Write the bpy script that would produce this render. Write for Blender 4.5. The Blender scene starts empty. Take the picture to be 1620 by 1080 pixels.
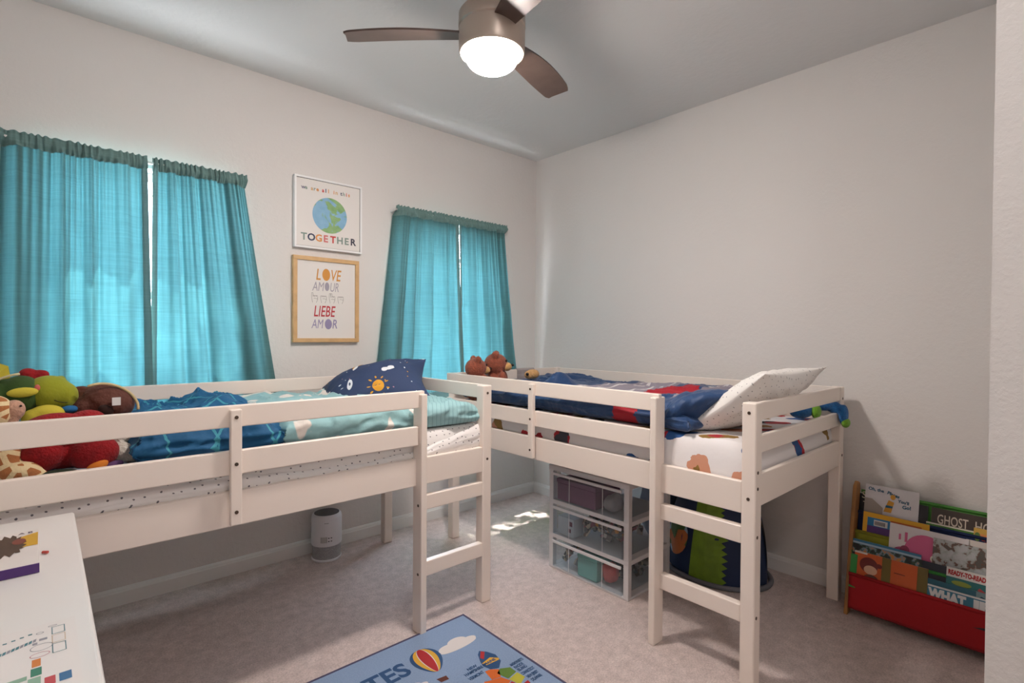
import bpy, bmesh, math, random
from mathutils import Vector, Matrix, noise
random.seed(7)
sc = bpy.context.scene
COL = sc.collection
PI = math.pi

# ------------------------------------------------------------------ camera
CAM = Vector((-3.0532, -3.0975, 1.3031))
YAW, PITCH, ROLL = 0.7344, -0.01255, 0.0066
fw = Vector((math.sin(YAW) * math.cos(PITCH), math.cos(YAW) * math.cos(PITCH), math.sin(PITCH)))
rt = Vector((math.cos(YAW), -math.sin(YAW), 0))
up = rt.cross(fw)
r2 = rt * math.cos(ROLL) + up * math.sin(ROLL)
u2 = -rt * math.sin(ROLL) + up * math.cos(ROLL)
cd = bpy.data.cameras.new('camera')
cd.sensor_width = 36
cd.lens = 825.7 / 1620 * 36
cd.clip_start = 0.02
camo = bpy.data.objects.new('camera', cd)
COL.objects.link(camo)
m = Matrix((r2, u2, -fw)).transposed().to_4x4()
m.translation = CAM
camo.matrix_world = m
sc.camera = camo

# ------------------------------------------------------------------ light and exposure
sc.view_settings.view_transform = 'Standard'
sc.view_settings.look = 'None'
sc.view_settings.gamma = 1
sc.view_settings.use_curve_mapping = False
sc.view_settings.exposure = 0.88
sc.cycles.max_bounces = 10
sc.cycles.diffuse_bounces = 6
sc.cycles.transparent_max_bounces = 16
sc.cycles.sample_clamp_indirect = 6
sc.cycles.use_denoising = True
world = bpy.data.worlds.new('daylight')
sc.world = world
world.use_nodes = True
wn = world.node_tree
bg = wn.nodes['Background']
wz = wn.nodes.new('ShaderNodeTexCoord')
wsx = wn.nodes.new('ShaderNodeSeparateXYZ'); wn.links.new(wz.outputs['Generated'], wsx.inputs[0])
wr = wn.nodes.new('ShaderNodeValToRGB'); wn.links.new(wsx.outputs['Z'], wr.inputs[0])
wr.color_ramp.elements[0].position = 0.0; wr.color_ramp.elements[0].color = (1.55, 1.6, 1.65, 1)   # sunlit ground
wr.color_ramp.elements[1].position = 0.02; wr.color_ramp.elements[1].color = (0.66, 0.80, 0.98, 1)  # sky
wn.links.new(wr.outputs['Color'], bg.inputs[0])
bg.inputs[1].default_value = 15.0
sd = bpy.data.lights.new('sun', 'SUN')
sd.energy = 42
sd.angle = math.radians(1.0)
sd.color = (1, 0.95, 0.87)
suno = bpy.data.objects.new('sun', sd)
COL.objects.link(suno)
suno.rotation_euler = Vector((0.12, -0.42, -0.90)).to_track_quat('-Z', 'Y').to_euler()
WIN = {1: (-3.09, -2.265, 0.88, 2.105), 2: (-1.27, -0.415, 0.72, 2.105)}
for k, (x0, x1, z0, z1) in WIN.items():
    pl = bpy.data.lights.new('window_daylight_portal', 'AREA')
    pl.shape = 'RECTANGLE'
    pl.size = x1 - x0
    pl.size_y = z1 - z0
    pl.cycles.is_portal = True
    po = bpy.data.objects.new('window_daylight_portal', pl)
    COL.objects.link(po)
    po.location = ((x0 + x1) / 2, 0.17, (z0 + z1) / 2)
    po.rotation_euler = (PI / 2, 0, PI)
    po.rotation_euler = Vector((0, -1, 0)).to_track_quat('-Z', 'Z').to_euler()
FAN_GLOW = 150.0
FAN_COL = (1.0, 0.90, 0.835)

# ------------------------------------------------------------------ helpers
def srgb(h):
    if not isinstance(h, str):
        return tuple(h)
    h = h.lstrip('#')
    out = []
    for i in (0, 2, 4):
        c = int(h[i:i + 2], 16) / 255
        out.append(c / 12.92 if c <= 0.04045 else ((c + 0.055) / 1.055) ** 2.4)
    return tuple(out)

MATS = {}
def M(name, col='cccccc', rough=0.6, metal=0.0, bump=0.0, bscale=60, bdist=0.002, var=0.0, vscale=20, sheen=0.0, spec=0.5, detail=3, emit=None, estr=0):
    if name in MATS:
        return MATS[name]
    mt = bpy.data.materials.new(name)
    mt.use_nodes = True
    nt = mt.node_tree
    p = nt.nodes['Principled BSDF']
    c = srgb(col)
    p.inputs['Base Color'].default_value = (*c, 1)
    p.inputs['Roughness'].default_value = rough
    p.inputs['Metallic'].default_value = metal
    p.inputs['Specular IOR Level'].default_value = spec
    p.inputs['Sheen Weight'].default_value = sheen
    tc = nt.nodes.new('ShaderNodeTexCoord')
    if var > 0:
        n = nt.nodes.new('ShaderNodeTexNoise')
        n.inputs['Scale'].default_value = vscale
        n.inputs['Detail'].default_value = 5
        nt.links.new(tc.outputs['Object'], n.inputs['Vector'])
        r = nt.nodes.new('ShaderNodeValToRGB')
        r.color_ramp.elements[0].position = 0.3
        r.color_ramp.elements[1].position = 0.7
        r.color_ramp.elements[0].color = (*[x * (1 - var) for x in c], 1)
        r.color_ramp.elements[1].color = (*[min(1, x * (1 + var)) for x in c], 1)
        nt.links.new(n.outputs['Fac'], r.inputs['Fac'])
        nt.links.new(r.outputs['Color'], p.inputs['Base Color'])
    if bump > 0:
        n = nt.nodes.new('ShaderNodeTexNoise')
        n.inputs['Scale'].default_value = bscale
        n.inputs['Detail'].default_value = detail
        nt.links.new(tc.outputs['Object'], n.inputs['Vector'])
        b = nt.nodes.new('ShaderNodeBump')
        b.inputs['Strength'].default_value = bump
        b.inputs['Distance'].default_value = bdist
        nt.links.new(n.outputs['Fac'], b.inputs['Height'])
        nt.links.new(b.outputs['Normal'], p.inputs['Normal'])
    if emit:
        p.inputs['Emission Color'].default_value = (*srgb(emit), 1)
        p.inputs['Emission Strength'].default_value = estr
    MATS[name] = mt
    return mt

class NT:
    """small node-tree writer"""
    def __init__(s, name):
        s.m = bpy.data.materials.new(name)
        s.m.use_nodes = True
        s.t = s.m.node_tree
        s.p = s.t.nodes['Principled BSDF']
        s.out = s.t.nodes['Material Output']
        s.tc = s.t.nodes.new('ShaderNodeTexCoord').outputs['Object']
        MATS[name] = s.m
    def n(s, typ, ins=None, **props):
        nd = s.t.nodes.new('ShaderNode' + typ)
        for k, v in props.items():
            setattr(nd, k, v)
        for k, v in (ins or {}).items():
            if isinstance(v, bpy.types.NodeSocket):
                s.t.links.new(v, nd.inputs[k])
            else:
                nd.inputs[k].default_value = v
        return nd
    def link(s, a, b):
        s.t.links.new(a, b)
    def math(s, op, a, b=0.0, c=None):
        d = {0: a, 1: b}
        if c is not None:
            d[2] = c
        return s.n('Math', d, operation=op).outputs[0]
    def mix(s, fac, a, b):
        nd = s.t.nodes.new('ShaderNodeMix')
        nd.data_type = 'RGBA'
        for i, v in ((0, fac), (6, a), (7, b)):
            if isinstance(v, bpy.types.NodeSocket):
                s.t.links.new(v, nd.inputs[i])
            else:
                nd.inputs[i].default_value = v if i == 0 else (*srgb(v), 1)
        return nd.outputs[2]
    def coords(s, rot=(0, 0, 0), scale=(1, 1, 1), loc=(0, 0, 0)):
        return s.n('Mapping', {'Vector': s.tc, 'Rotation': rot, 'Scale': scale, 'Location': loc}).outputs[0]
    def bump(s, h, strength=0.3, dist=0.002):
        s.link(s.n('Bump', {'Height': h, 'Strength': strength, 'Distance': dist}).outputs[0], s.p.inputs['Normal'])
    def color(s, c):
        s.link(c, s.p.inputs['Base Color'])

class MB:
    """mesh collector"""
    def __init__(s):
        s.v = []; s.f = []; s.mi = []
    def add(s, verts, faces, mi=0):
        b = len(s.v)
        s.v += [Vector(q) for q in verts]
        for f in faces:
            s.f.append([i + b for i in f]); s.mi.append(mi)
        return s
    def box(s, x0, x1, y0, y1, z0, z1, mi=0, M4=None):
        vs = [Vector((x, y, z)) for z in (z0, z1) for y in (y0, y1) for x in (x0, x1)]
        if M4 is not None:
            vs = [M4 @ q for q in vs]
        s.add(vs, [(0, 2, 3, 1), (4, 5, 7, 6), (0, 1, 5, 4), (2, 6, 7, 3), (0, 4, 6, 2), (1, 3, 7, 5)], mi)
        return s
    def lathe(s, prof, c=(0, 0, 0), n=48, mi=0, axis='Z', M4=None, cap=True):
        vs = []; fs = []
        for (r, z) in prof:
            for i in range(n):
                a = 2 * PI * i / n
                p = Vector((r * math.cos(a), r * math.sin(a), z))
                if axis == 'Y': p = Vector((p.x, p.z, p.y))
                if axis == 'X': p = Vector((p.z, p.x, p.y))
                p += Vector(c)
                if M4 is not None: p = M4 @ p
                vs.append(p)
        for j in range(len(prof) - 1):
            for i in range(n):
                k = (i + 1) % n
                fs.append((j * n + i, j * n + k, (j + 1) * n + k, (j + 1) * n + i))
        if cap:
            fs.append(tuple(range(n))[::-1]); fs.append(tuple((len(prof) - 1) * n + i for i in range(n)))
        s.add(vs, fs, mi)
        return s
    def cyl(s, a, b, r, n=16, mi=0, r2=None):
        a = Vector(a); b = Vector(b); d = (b - a)
        q = d.to_track_quat('Z', 'Y').to_matrix().to_4x4(); q.translation = a
        return s.lathe([(r, 0), (r if r2 is None else r2, d.length)], n=n, mi=mi, M4=q)
    def tube(s, pts, r, n=8, mi=0):
        pts = [Vector(p) for p in pts]; rings = []
        for i, p in enumerate(pts):
            d = (pts[min(i + 1, len(pts) - 1)] - pts[max(i - 1, 0)]).normalized()
            q = d.to_track_quat('Z', 'Y')
            rr = r(i / (len(pts) - 1)) if callable(r) else r
            rings += [p + q @ Vector((rr * math.cos(2 * PI * k / n), rr * math.sin(2 * PI * k / n), 0)) for k in range(n)]
        fs = [(j * n + i, j * n + (i + 1) % n, (j + 1) * n + (i + 1) % n, (j + 1) * n + i) for j in range(len(pts) - 1) for i in range(n)]
        fs += [tuple(range(n))[::-1], tuple((len(pts) - 1) * n + i for i in range(n))]
        s.add(rings, fs, mi)
        return s
    def ell(s, c, r, rot=None, mi=0, nu=24, nv=14):
        R = Matrix.Identity(3) if rot is None else rot
        c = Vector(c)
        if not isinstance(r, (tuple, list)): r = (r, r, r)
        vs = [c + R @ Vector((0, 0, -r[2]))]
        for j in range(1, nv):
            ph = -PI / 2 + PI * j / nv
            for i in range(nu):
                a = 2 * PI * i / nu
                vs.append(c + R @ Vector((r[0] * math.cos(ph) * math.cos(a), r[1] * math.cos(ph) * math.sin(a), r[2] * math.sin(ph))))
        vs.append(c + R @ Vector((0, 0, r[2])))
        fs = [(0, 1 + (i + 1) % nu, 1 + i) for i in range(nu)]
        for j in range(nv - 2):
            for i in range(nu):
                k = (i + 1) % nu
                fs.append((1 + j * nu + i, 1 + j * nu + k, 1 + (j + 1) * nu + k, 1 + (j + 1) * nu + i))
        t = len(vs) - 1; b = 1 + (nv - 2) * nu
        fs += [(b + i, b + (i + 1) % nu, t) for i in range(nu)]
        s.add(vs, fs, mi)
        return s
    def grid(s, fn, nu, nv, mi=0, flip=False, mifn=None):
        vs = [fn(i / nu, j / nv) for j in range(nv + 1) for i in range(nu + 1)]
        b = len(s.v); s.v += [Vector(q) for q in vs]
        for j in range(nv):
            for i in range(nu):
                a = b + j * (nu + 1) + i
                f = [a, a + 1, a + nu + 2, a + nu + 1]
                s.f.append(f[::-1] if flip else f)
                s.mi.append(mifn((i + .5) / nu, (j + .5) / nv) if mifn else mi)
        return s
    def poly(s, pts, z, mi=0, frame=None):
        """flat polygon from 2D points; frame(u,v,w) -> 3D"""
        s.add([frame(p[0], p[1], z) for p in pts], [tuple(range(len(pts)))], mi)
        return s
    def text(s, txt, frame, u, v, h, z, mi=0, width=None, bold=0.0, shear=0.0, align='L'):
        vs, fs = text_geo(txt, bold)
        if not vs: return s
        w = max(p[0] for p in vs) - min(p[0] for p in vs); x0 = min(p[0] for p in vs)
        sx = h if width is None else width / max(w, 1e-6)
        off = {'L': 0, 'C': -w * sx / 2, 'R': -w * sx}[align]
        s.add([frame(u + off + (p[0] - x0) * sx + shear * p[1] * h, v + p[1] * h, z) for p in vs], fs, mi)
        return s
    def build(s, name, mats, parent=None, smooth=False, bevel=0, seg=2, sub=0, auto=None, weld=False):
        me = bpy.data.meshes.new(name)
        me.from_pydata([tuple(q) for q in s.v], [], s.f)
        if not isinstance(mats, (list, tuple)): mats = [mats]
        for mm in mats: me.materials.append(mm)
        me.polygons.foreach_set('material_index', s.mi)
        if weld:
            bm = bmesh.new(); bm.from_mesh(me); bmesh.ops.remove_doubles(bm, verts=bm.verts, dist=1e-5)
            bmesh.ops.recalc_face_normals(bm, faces=bm.faces); bm.to_mesh(me); bm.free()
        me.polygons.foreach_set('use_smooth', [smooth] * len(me.polygons))
        me.update()
        o = bpy.data.objects.new(name, me)
        COL.objects.link(o)
        if parent is not None:
            o.parent = parent
            if parent.get('_root'):
                o.matrix_parent_inverse = parent.matrix_basis.inverted()
        if bevel:
            md = o.modifiers.new('bevel', 'BEVEL'); md.width = bevel; md.segments = seg; md.limit_method = 'ANGLE'
            md.angle_limit = math.radians(40)
        if sub:
            md = o.modifiers.new('sub', 'SUBSURF'); md.levels = sub; md.render_levels = sub
        if auto:
            me.polygons.foreach_set('use_smooth', [True] * len(me.polygons))
            bm = bmesh.new(); bm.from_mesh(me)
            for e in bm.edges:
                if len(e.link_faces) == 2 and e.calc_face_angle(0) > math.radians(auto): e.smooth = False
            bm.to_mesh(me); bm.free()
        return o

_TG = {}
def text_geo(txt, bold=0.0):
    k = (txt, bold)
    if k in _TG: return _TG[k]
    cu = bpy.data.curves.new('t', 'FONT'); cu.body = txt; cu.offset = bold; cu.resolution_u = 3
    o = bpy.data.objects.new('t', cu); COL.objects.link(o)
    bpy.context.view_layer.update()
    ev = o.evaluated_get(bpy.context.evaluated_depsgraph_get())
    me = ev.to_mesh()
    vs = [(q.co.x / 0.7, q.co.y / 0.7) for q in me.vertices]
    fs = [tuple(p.vertices) for p in me.polygons]
    ev.to_mesh_clear()
    bpy.data.objects.remove(o); bpy.data.curves.remove(cu)
    _TG[k] = (vs, fs)
    return _TG[k]

def tag(o, label, cat, group=None, kind=None):
    o['label'] = label; o['category'] = cat
    if group: o['group'] = group
    if kind: o['kind'] = kind
    return o
def thing(name, label, cat, loc=(0, 0, 0), group=None):
    o = bpy.data.objects.new(name, None); COL.objects.link(o)
    o.location = loc; o['_root'] = 1; o.empty_display_size = 0.05
    return tag(o, label, cat, group)
def struct(mb, name, mats, **kw):
    o = mb.build(name, mats, **kw); o['kind'] = 'structure'
    return o
def copy_thing(root, dx, label, rotz=None, loc=None):
    """copy a thing, its parts and sub-parts"""
    r = root.copy(); COL.objects.link(r)
    if loc is not None: r.location = loc
    else: r.location = root.location + Vector(dx)
    if rotz is not None: r.rotation_euler = (0, 0, rotz)
    r['label'] = label
    for ch in list(root.children):
        c = ch.copy(); COL.objects.link(c); c.parent = r
        for g in list(ch.children):
            d = g.copy(); COL.objects.link(d); d.parent = c
    return r
def fbm(x, y, z=0.0, s=1.0, o=3):
    v = 0; a = 1
    for i in range(o):
        v += a * noise.noise(Vector((x * s, y * s, z + i * 7.3))); a *= .5; s *= 2
    return v
def blob(name, parts, mats, parent=None, voxel=0.007, smooth_it=6, label=None):
    """one continuous soft body from overlapping ellipsoids: parts = (centre, radii[, Z-Y-X rotation])"""
    mb = MB()
    for p in parts:
        R = None
        if len(p) > 2:
            R = Matrix.Rotation(p[2][2], 3, 'Z') @ Matrix.Rotation(p[2][1], 3, 'Y') @ Matrix.Rotation(p[2][0], 3, 'X')
        mb.ell(p[0], p[1], R)
    o = mb.build(name, mats, parent, smooth=True)
    md = o.modifiers.new('remesh', 'REMESH'); md.mode = 'VOXEL'; md.voxel_size = voxel; md.use_smooth_shade = True
    md = o.modifiers.new('smooth', 'SMOOTH'); md.iterations = smooth_it; md.factor = 0.6
    return o

# ------------------------------------------------------------------ materials of the room
w_ = NT('painted_textured_wall')
n1 = w_.n('TexNoise', {'Vector': w_.coords(), 'Scale': 42, 'Detail': 4, 'Roughness': .6}).outputs['Fac']
r1 = w_.n('ValToRGB', {'Fac': n1}); r1.color_ramp.elements[0].position = .42; r1.color_ramp.elements[1].position = .6
w_.bump(r1.outputs['Color'], .22, .002)
w_.p.inputs['Base Color'].default_value = (*srgb('d6d2cf'), 1); w_.p.inputs['Roughness'].default_value = .75
WALL = w_.m
WALLC = M('ceiling_paint', 'd4d3d2', .85, bump=.35, bscale=36, bdist=.004)
WALL2 = WALL
BASE = M('baseboard_paint', 'e2e0de', .4)
c_ = NT('carpet_pile')
na = c_.n('TexNoise', {'Vector': c_.coords(), 'Scale': 150, 'Detail': 4, 'Roughness': .75}).outputs['Fac']
nb = c_.n('TexNoise', {'Vector': c_.coords(), 'Scale': 22, 'Detail': 6, 'Roughness': .7}).outputs['Fac']
k1 = c_.math('ADD', c_.math('MULTIPLY', na, .6), c_.math('MULTIPLY', nb, .4))
rr = c_.n('ValToRGB', {'Fac': k1}); rr.color_ramp.elements[0].position = .36; rr.color_ramp.elements[1].position = .64
rr.color_ramp.elements[0].color = (*srgb('b09f9a'), 1); rr.color_ramp.elements[1].color = (*srgb('ead8d2'), 1)
c_.color(rr.outputs['Color']); c_.bump(k1, .8, .012); c_.p.inputs['Roughness'].default_value = .95
c_.p.inputs['Sheen Weight'].default_value = .1
CARPET = c_.m

# ------------------------------------------------------------------ room shell
H = 2.74; XL = -3.72; YB = -4.1
struct(MB().box(XL - .1, .15, YB - .1, .2, -.12, 0), 'floor', CARPET)
struct(MB().box(XL - .1, .15, YB - .1, .2, H, H + .12), 'ceiling', WALLC)
wb = MB(); T = .16
(x0a, x1a, za, zb), (x0b, x1b, zc, _) = WIN[1], WIN[2]
for a, b, c, d in ((XL - .1, x0a, 0, H), (x1a, x0b, 0, H), (x1b, .12, 0, H), (x0a, x1a, 0, za), (x0b, x1b, 0, zc), (x0a, x1a, zb, H), (x0b, x1b, zb, H)):
    wb.box(a, b, 0, T, c, d)
struct(wb, 'wall_back', WALL)
struct(MB().box(0, .12, YB, 0, 0, H), 'wall_right', WALL)
struct(MB().box(XL - .12, XL, YB, 0, 0, H), 'wall_left', WALL)
struct(MB().box(XL, -1.55, YB - .12, YB, 0, H), 'wall_front', WALL)
struct(MB().box(-1.55, 0, YB, -2.955, 0, H), 'wall_closet', WALL)
def baseboard(name, a, b, axis, pos, sgn):
    prof = [(0, 0), (.014, 0), (.014, .062), (.011, .068), (.0095, .074), (.004, .082), (0, .084)]
    mb = MB(); vs = []
    for t in (a, b):
        for (d, z) in prof:
            vs.append((t, pos + sgn * d, z) if axis == 'X' else (pos + sgn * d, t, z))
    n = len(prof)
    mb.add(vs, [(i, i + 1, n + i + 1, n + i) for i in range(n - 1)] + [tuple(range(n))[::-1], tuple(range(n, 2 * n))])
    return struct(mb, name, BASE, weld=True)
baseboard('baseboard_back', XL, 0, 'X', 0, -1)
baseboard('baseboard_right', -2.955, -.0141, 'Y', 0, -1)
baseboard('baseboard_left', YB, -.0141, 'Y', XL, 1)

GLASS = NT('window_glass')
tr = GLASS.n('BsdfTransparent', {'Color': (.95, .97, .98, 1)})
gl = GLASS.n('BsdfGlossy', {'Roughness': .02})
mx = GLASS.n('MixShader', {0: .06, 1: tr.outputs[0], 2: gl.outputs[0]})
GLASS.link(mx.outputs[0], GLASS.out.inputs['Surface'])
VINYL = M('white_vinyl', 'e8e8e6', .35)
for k, (x0, x1, z0, z1) in WIN.items():
    f = MB(); t = .045; y0, y1 = .09, .145
    zm = (z0 + z1) / 2
    f.box(x0, x1, y0, y1, z0, z0 + t).box(x0, x1, y0, y1, z1 - t, z1).box(x0, x0 + t, y0, y1, z0 + t, z1 - t).box(x1 - t, x1, y0, y1, z0 + t, z1 - t)
    f.box(x0 + t, x1 - t, y0 + .01, y1, zm - .02, zm + .02)
    wo = struct(f, 'window_%d' % k, VINYL, bevel=.004)
    g = MB(); g.box(x0 + t, x1 - t, .118, .122, z0 + t, zm - .02).box(x0 + t, x1 - t, .118, .122, zm + .02, z1 - t)
    go = g.build('window_pane', GLASS.m, wo)
    s_ = MB().box(x0, x1, .001, y0, z0, z0 + .012)
    so = s_.build('window_sill', BASE, wo, bevel=.003)

# ------------------------------------------------------------------ ceiling fan
FX, FY = -1.767, -1.547
NICKEL = M('brushed_nickel', 'b8aa9e', .36, metal=.55)
wd = NT('grey_brown_wood_blade')
wv = wd.n('TexNoise', {'Vector': wd.coords(scale=(2, 2, 2)), 'Scale': 9, 'Detail': 5}).outputs['Fac']
wd.color(wd.mix(wv, '44352f', '5e4e47')); wd.p.inputs['Roughness'].default_value = .38
BLADE = wd.m
fan = thing('ceiling_fan', 'three-blade brushed nickel ceiling fan with glowing round light', 'ceiling fan', (FX, FY, H))
MB().lathe([(.0, H - .001), (.065, H - .001), (.066, H - .02), (.055, H - .045), (.03, H - .06), (.0, H - .06)], (FX, FY, 0), cap=False).build('canopy', NICKEL, fan, auto=35)
MB().lathe([(.012, 2.60), (.012, H - .05)], (FX, FY, 0), n=20).build('downrod', NICKEL, fan, smooth=True)
MB().lathe([(0, 2.50), (.05, 2.505), (.045, 2.53), (.032, 2.55), (.026, 2.58), (.024, 2.62), (0, 2.622)], (FX, FY, 0), cap=False).build('rod_cover', NICKEL, fan, auto=50)
MB().lathe([(0, 2.53), (.05, 2.53), (.122, 2.527), (.127, 2.52), (.128, 2.475), (.122, 2.470), (.122, 2.464), (.127, 2.462), (.126, 2.385), (.121, 2.376), (.0, 2.376)], (FX, FY, 0), cap=False, n=72).build('motor_housing', NICKEL, fan, auto=35)
GLOW = bpy.data.materials.new('lit_frosted_glass'); GLOW.use_nodes = True
e = GLOW.node_tree.nodes['Principled BSDF']
e.inputs['Base Color'].default_value = (.9, .88, .84, 1); e.inputs['Emission Color'].default_value = (*FAN_COL, 1); e.inputs['Emission Strength'].default_value = FAN_GLOW
MB().lathe([(.0, 2.375), (.098, 2.3745)] + [(.099 * max(0, math.cos(a)) ** .75, 2.366 - .052 * math.sin(a) ** .9) for a in [i * PI / 2 / 16 for i in range(16)]] + [(0, 2.314)], (FX, FY, 0), cap=False, n=64).build('light_bowl', GLOW, fan, smooth=True, weld=True)
for ang in (15, 135, 255):
    R = Matrix.Translation((FX, FY, 2.452)) @ Matrix.Rotation(math.radians(ang), 4, 'Z') @ Matrix.Rotation(math.radians(-13), 4, 'X')
    mb = MB(); n = 26; top = []; bot = []
    for i in range(n + 1):
        t = i / n; r = .115 + t * .46
        wl = .040 + .030 * math.sin(min(1, t * 1.25) * PI / 2)
        wr = .045 + .018 * math.sin(t * PI)
        if t > .9:
            wl -= .025 * ((t - .9) / .1) ** 2; wr -= .012 * ((t - .9) / .1) ** 2
        zc = .008 * math.sin(t * PI)
        top.append((r - .02 * (t > .97), wl, zc)); bot.append((r, -wr, zc))
    vs = [R @ Vector((x, y, z + dz)) for dz in (.0035, -.0035) for x, y, z in top + bot]
    N = n + 1; fs = []
    for i in range(n):
        fs.append((i, N + i, N + i + 1, i + 1)); fs.append((2 * N + i, 2 * N + i + 1, 3 * N + i + 1, 3 * N + i))
        fs.append((i, i + 1, 2 * N + i + 1, 2 * N + i)); fs.append((N + i, 3 * N + i, 3 * N + i + 1, N + i + 1))
    fs += [(0, 2 * N, 3 * N, N), (n, N + n, 3 * N + n, 2 * N + n)]
    mb.add(vs, fs)
    bl = mb.build('blade', BLADE, fan, auto=50)
    MB().box(.10, .17, -.03, .03, .004, .009, M4=R).build('blade_bracket', NICKEL, bl, bevel=.002)

# ------------------------------------------------------------------ curtains
def curtain_mat(name, back, front, trans):
    c = NT(name)
    wv = c.n('TexNoise', {'Vector': c.coords(scale=(6, 6, 260)), 'Scale': 1, 'Detail': 4, 'Roughness': .7}).outputs['Fac']
    wv2 = c.n('TexNoise', {'Vector': c.coords(scale=(240, 20, 6)), 'Scale': 1, 'Detail': 3, 'Roughness': .7}).outputs['Fac']
    s = c.math('ADD', c.math('MULTIPLY', wv, .65), c.math('MULTIPLY', wv2, .35))
    rp = c.n('ValToRGB', {'Fac': s}); rp.color_ramp.elements[0].position = .32; rp.color_ramp.elements[1].position = .68
    fac = rp.outputs['Color']
    b0 = srgb(back)
    cb = c.mix(fac, tuple(x * .72 for x in b0), tuple(min(1, x * 1.3) for x in b0))
    f0 = srgb(front)
    cf = c.mix(fac, tuple(x * .85 for x in f0), tuple(min(1, x * 1.15) for x in f0))
    d = c.n('BsdfDiffuse', {'Color': cf, 'Roughness': .8})
    t = c.n('BsdfTranslucent', {'Color': cb})
    mx = c.n('MixShader', {0: trans, 1: d.outputs[0], 2: t.outputs[0]})
    c.link(mx.outputs[0], c.out.inputs['Surface'])
    return c.m
CUR = curtain_mat('teal_woven_curtain', (.016, .054, .063), '6f9593', .5)
CUR2 = curtain_mat('teal_woven_curtain_doubled', (.004, .013, .016), '7b9a98', .2)
def curtain(name, label, xt0, xt1, xb0, xb1, zb, seed, hems):
    root = thing(name, label, 'curtain', ((xt0 + xt1) / 2, -.075, zb))
    rs = random.Random(seed)
    ph = [rs.uniform(0, 6.28) for _ in range(6)]
    zt = 2.135; zh = 2.078
    def shape(u, z):
        t = (zt - z) / (zt - zb)
        x = (xt0 + (xb0 - xt0) * t ** 1.05) * (1 - u) + (xt1 + (xb1 - xt1) * t ** 1.05) * u
        a = .020 + .014 * t
        w = u + .03 * math.sin(2 * PI * u * 1.5 + ph[0])
        y = a * (.75 * math.sin(2 * PI * w * 4.6 + ph[1] + .5 * t) + .45 * math.sin(2 * PI * w * 8.3 + ph[2] - .8 * t) * (1 - .6 * t))
        y += .010 * (1 - t) ** 3 * math.sin(2 * PI * w * 21 + ph[3])
        y = max(-.045, min(.045, y))
        outer = (1 - u) if 'R' in hems else u
        ret = max(0, (outer - .90) / .10) ** 1.5   # the outer edge turns back to the wall
        if t > .5 and name: y += .006 * math.sin(9 * t + 5 * u)
        return x + .006 * math.sin(2 * PI * w * 4.6 + ph[4]) * t, (-.085 - y * .9 - .02 * t - (.030 * t * (1 - u) ** 3 if 'L' in hems else 0)) * (1 - ret * .65), z
    nu = 150
    def mif(u, v):
        if 'L' in hems and u < .045: return 1
        if 'R' in hems and u > .955: return 1
        if v > .965: return 1
        return 0
    mb = MB().grid(lambda u, v: shape(u, zh - v * (zh - zb)), nu, 50, mifn=mif)
    mb.build('panel', [CUR, CUR2], root, smooth=True)
    def head(u, v, side):
        x, y, z = shape(u, zh)
        uu = u + .02 * math.sin(2 * PI * u * 3 + ph[2])
        g = (.007 * math.sin(2 * PI * uu * 17 + ph[5]) + .004 * math.sin(2 * PI * uu * 33 + ph[1])) * (.6 + .5 * noise.noise(Vector((u * 7, ph[0], 0))))
        prof = [(-.0, 0), (-.012, .25), (-.015, .5), (-.010, .75), (-.006, 1)]
        bul = .012 * math.sin(PI * min(1, v * 1.25)) + .003
        zz = zh + v * (zt - zh + .006 + .003 * math.sin(2 * PI * uu * 17 + ph[5]) + .003 * noise.noise(Vector((u * 30, ph[1], 0))))
        k = min(1, v * 2)
        return (x, (y * (1 - k) + (-.077) * k) - (bul + g) * side - (0 if side > 0 else -.004), zz)
    hd = MB().grid(lambda u, v: head(u, v, 1), nu * 2, 10)
    hd.grid(lambda u, v: head(u, v, -.6), nu * 2, 10)
    hd.build('header', [CUR2], root, smooth=True)
    return root
RODM = M('white_curtain_rod', 'dcdcda', .4)
for nm, x0, x1, lab in (('curtain_rod', -3.19, -2.235, 'thin white curtain rod threaded through the curtains of the left window'),
                        ('curtain_rod', -1.345, -.385, 'thin white curtain rod threaded through the curtains of the right window')):
    r = thing(nm, lab, 'curtain rod', ((x0 + x1) / 2, -.077, 2.112))
    MB().cyl((x0, -.077, 2.112), (x1, -.077, 2.112), .006).build('rod', RODM, r, smooth=False)
    for xx in (x0 + .003, x1 - .003):
        MB().box(xx - .003, xx + .003, -.08, -.0005, 2.106, 2.118).build('bracket', RODM, r)
curtain('curtain', 'wide teal curtain at the far left, left half of the left window', -3.175, -2.675, -3.215, -2.648, .46, 3, 'R')
curtain('curtain', 'teal curtain flaring right beside the pictures, right half of the left window', -2.652, -2.243, -2.672, -1.985, .46, 11, 'L')
curtain('curtain', 'teal curtain just right of the pictures, left half of the right window', -1.335, -.866, -1.475, -.818, .86, 5, 'R')
curtain('curtain', 'narrow teal curtain nearest the room corner, behind the teddy bears', -.858, -.392, -.876, -.245, .86, 8, 'L')
# raised blind in the right window
bl = thing('window_blind', 'raised white slat blind behind the curtains of the right window', 'blind', (-.82, .05, 1.84))
mb = MB()
for i in range(9):
    z = 2.03 - i * .021
    mb.box(x0b + .01, x1b - .01, .035, .070, z - .001, z + .001, M4=None)
mb.build('slats', M('blind_slat', 'd8dad8', .5), bl)
MB().box(x0b + .01, x1b - .01, .035, .07, 2.04, 2.068).build('head_rail', VINYL, bl)
MB().box(x0b + .01, x1b - .01, .035, .07, 1.835, 1.858).build('bottom_rail', VINYL, bl, bevel=.003)

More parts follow.
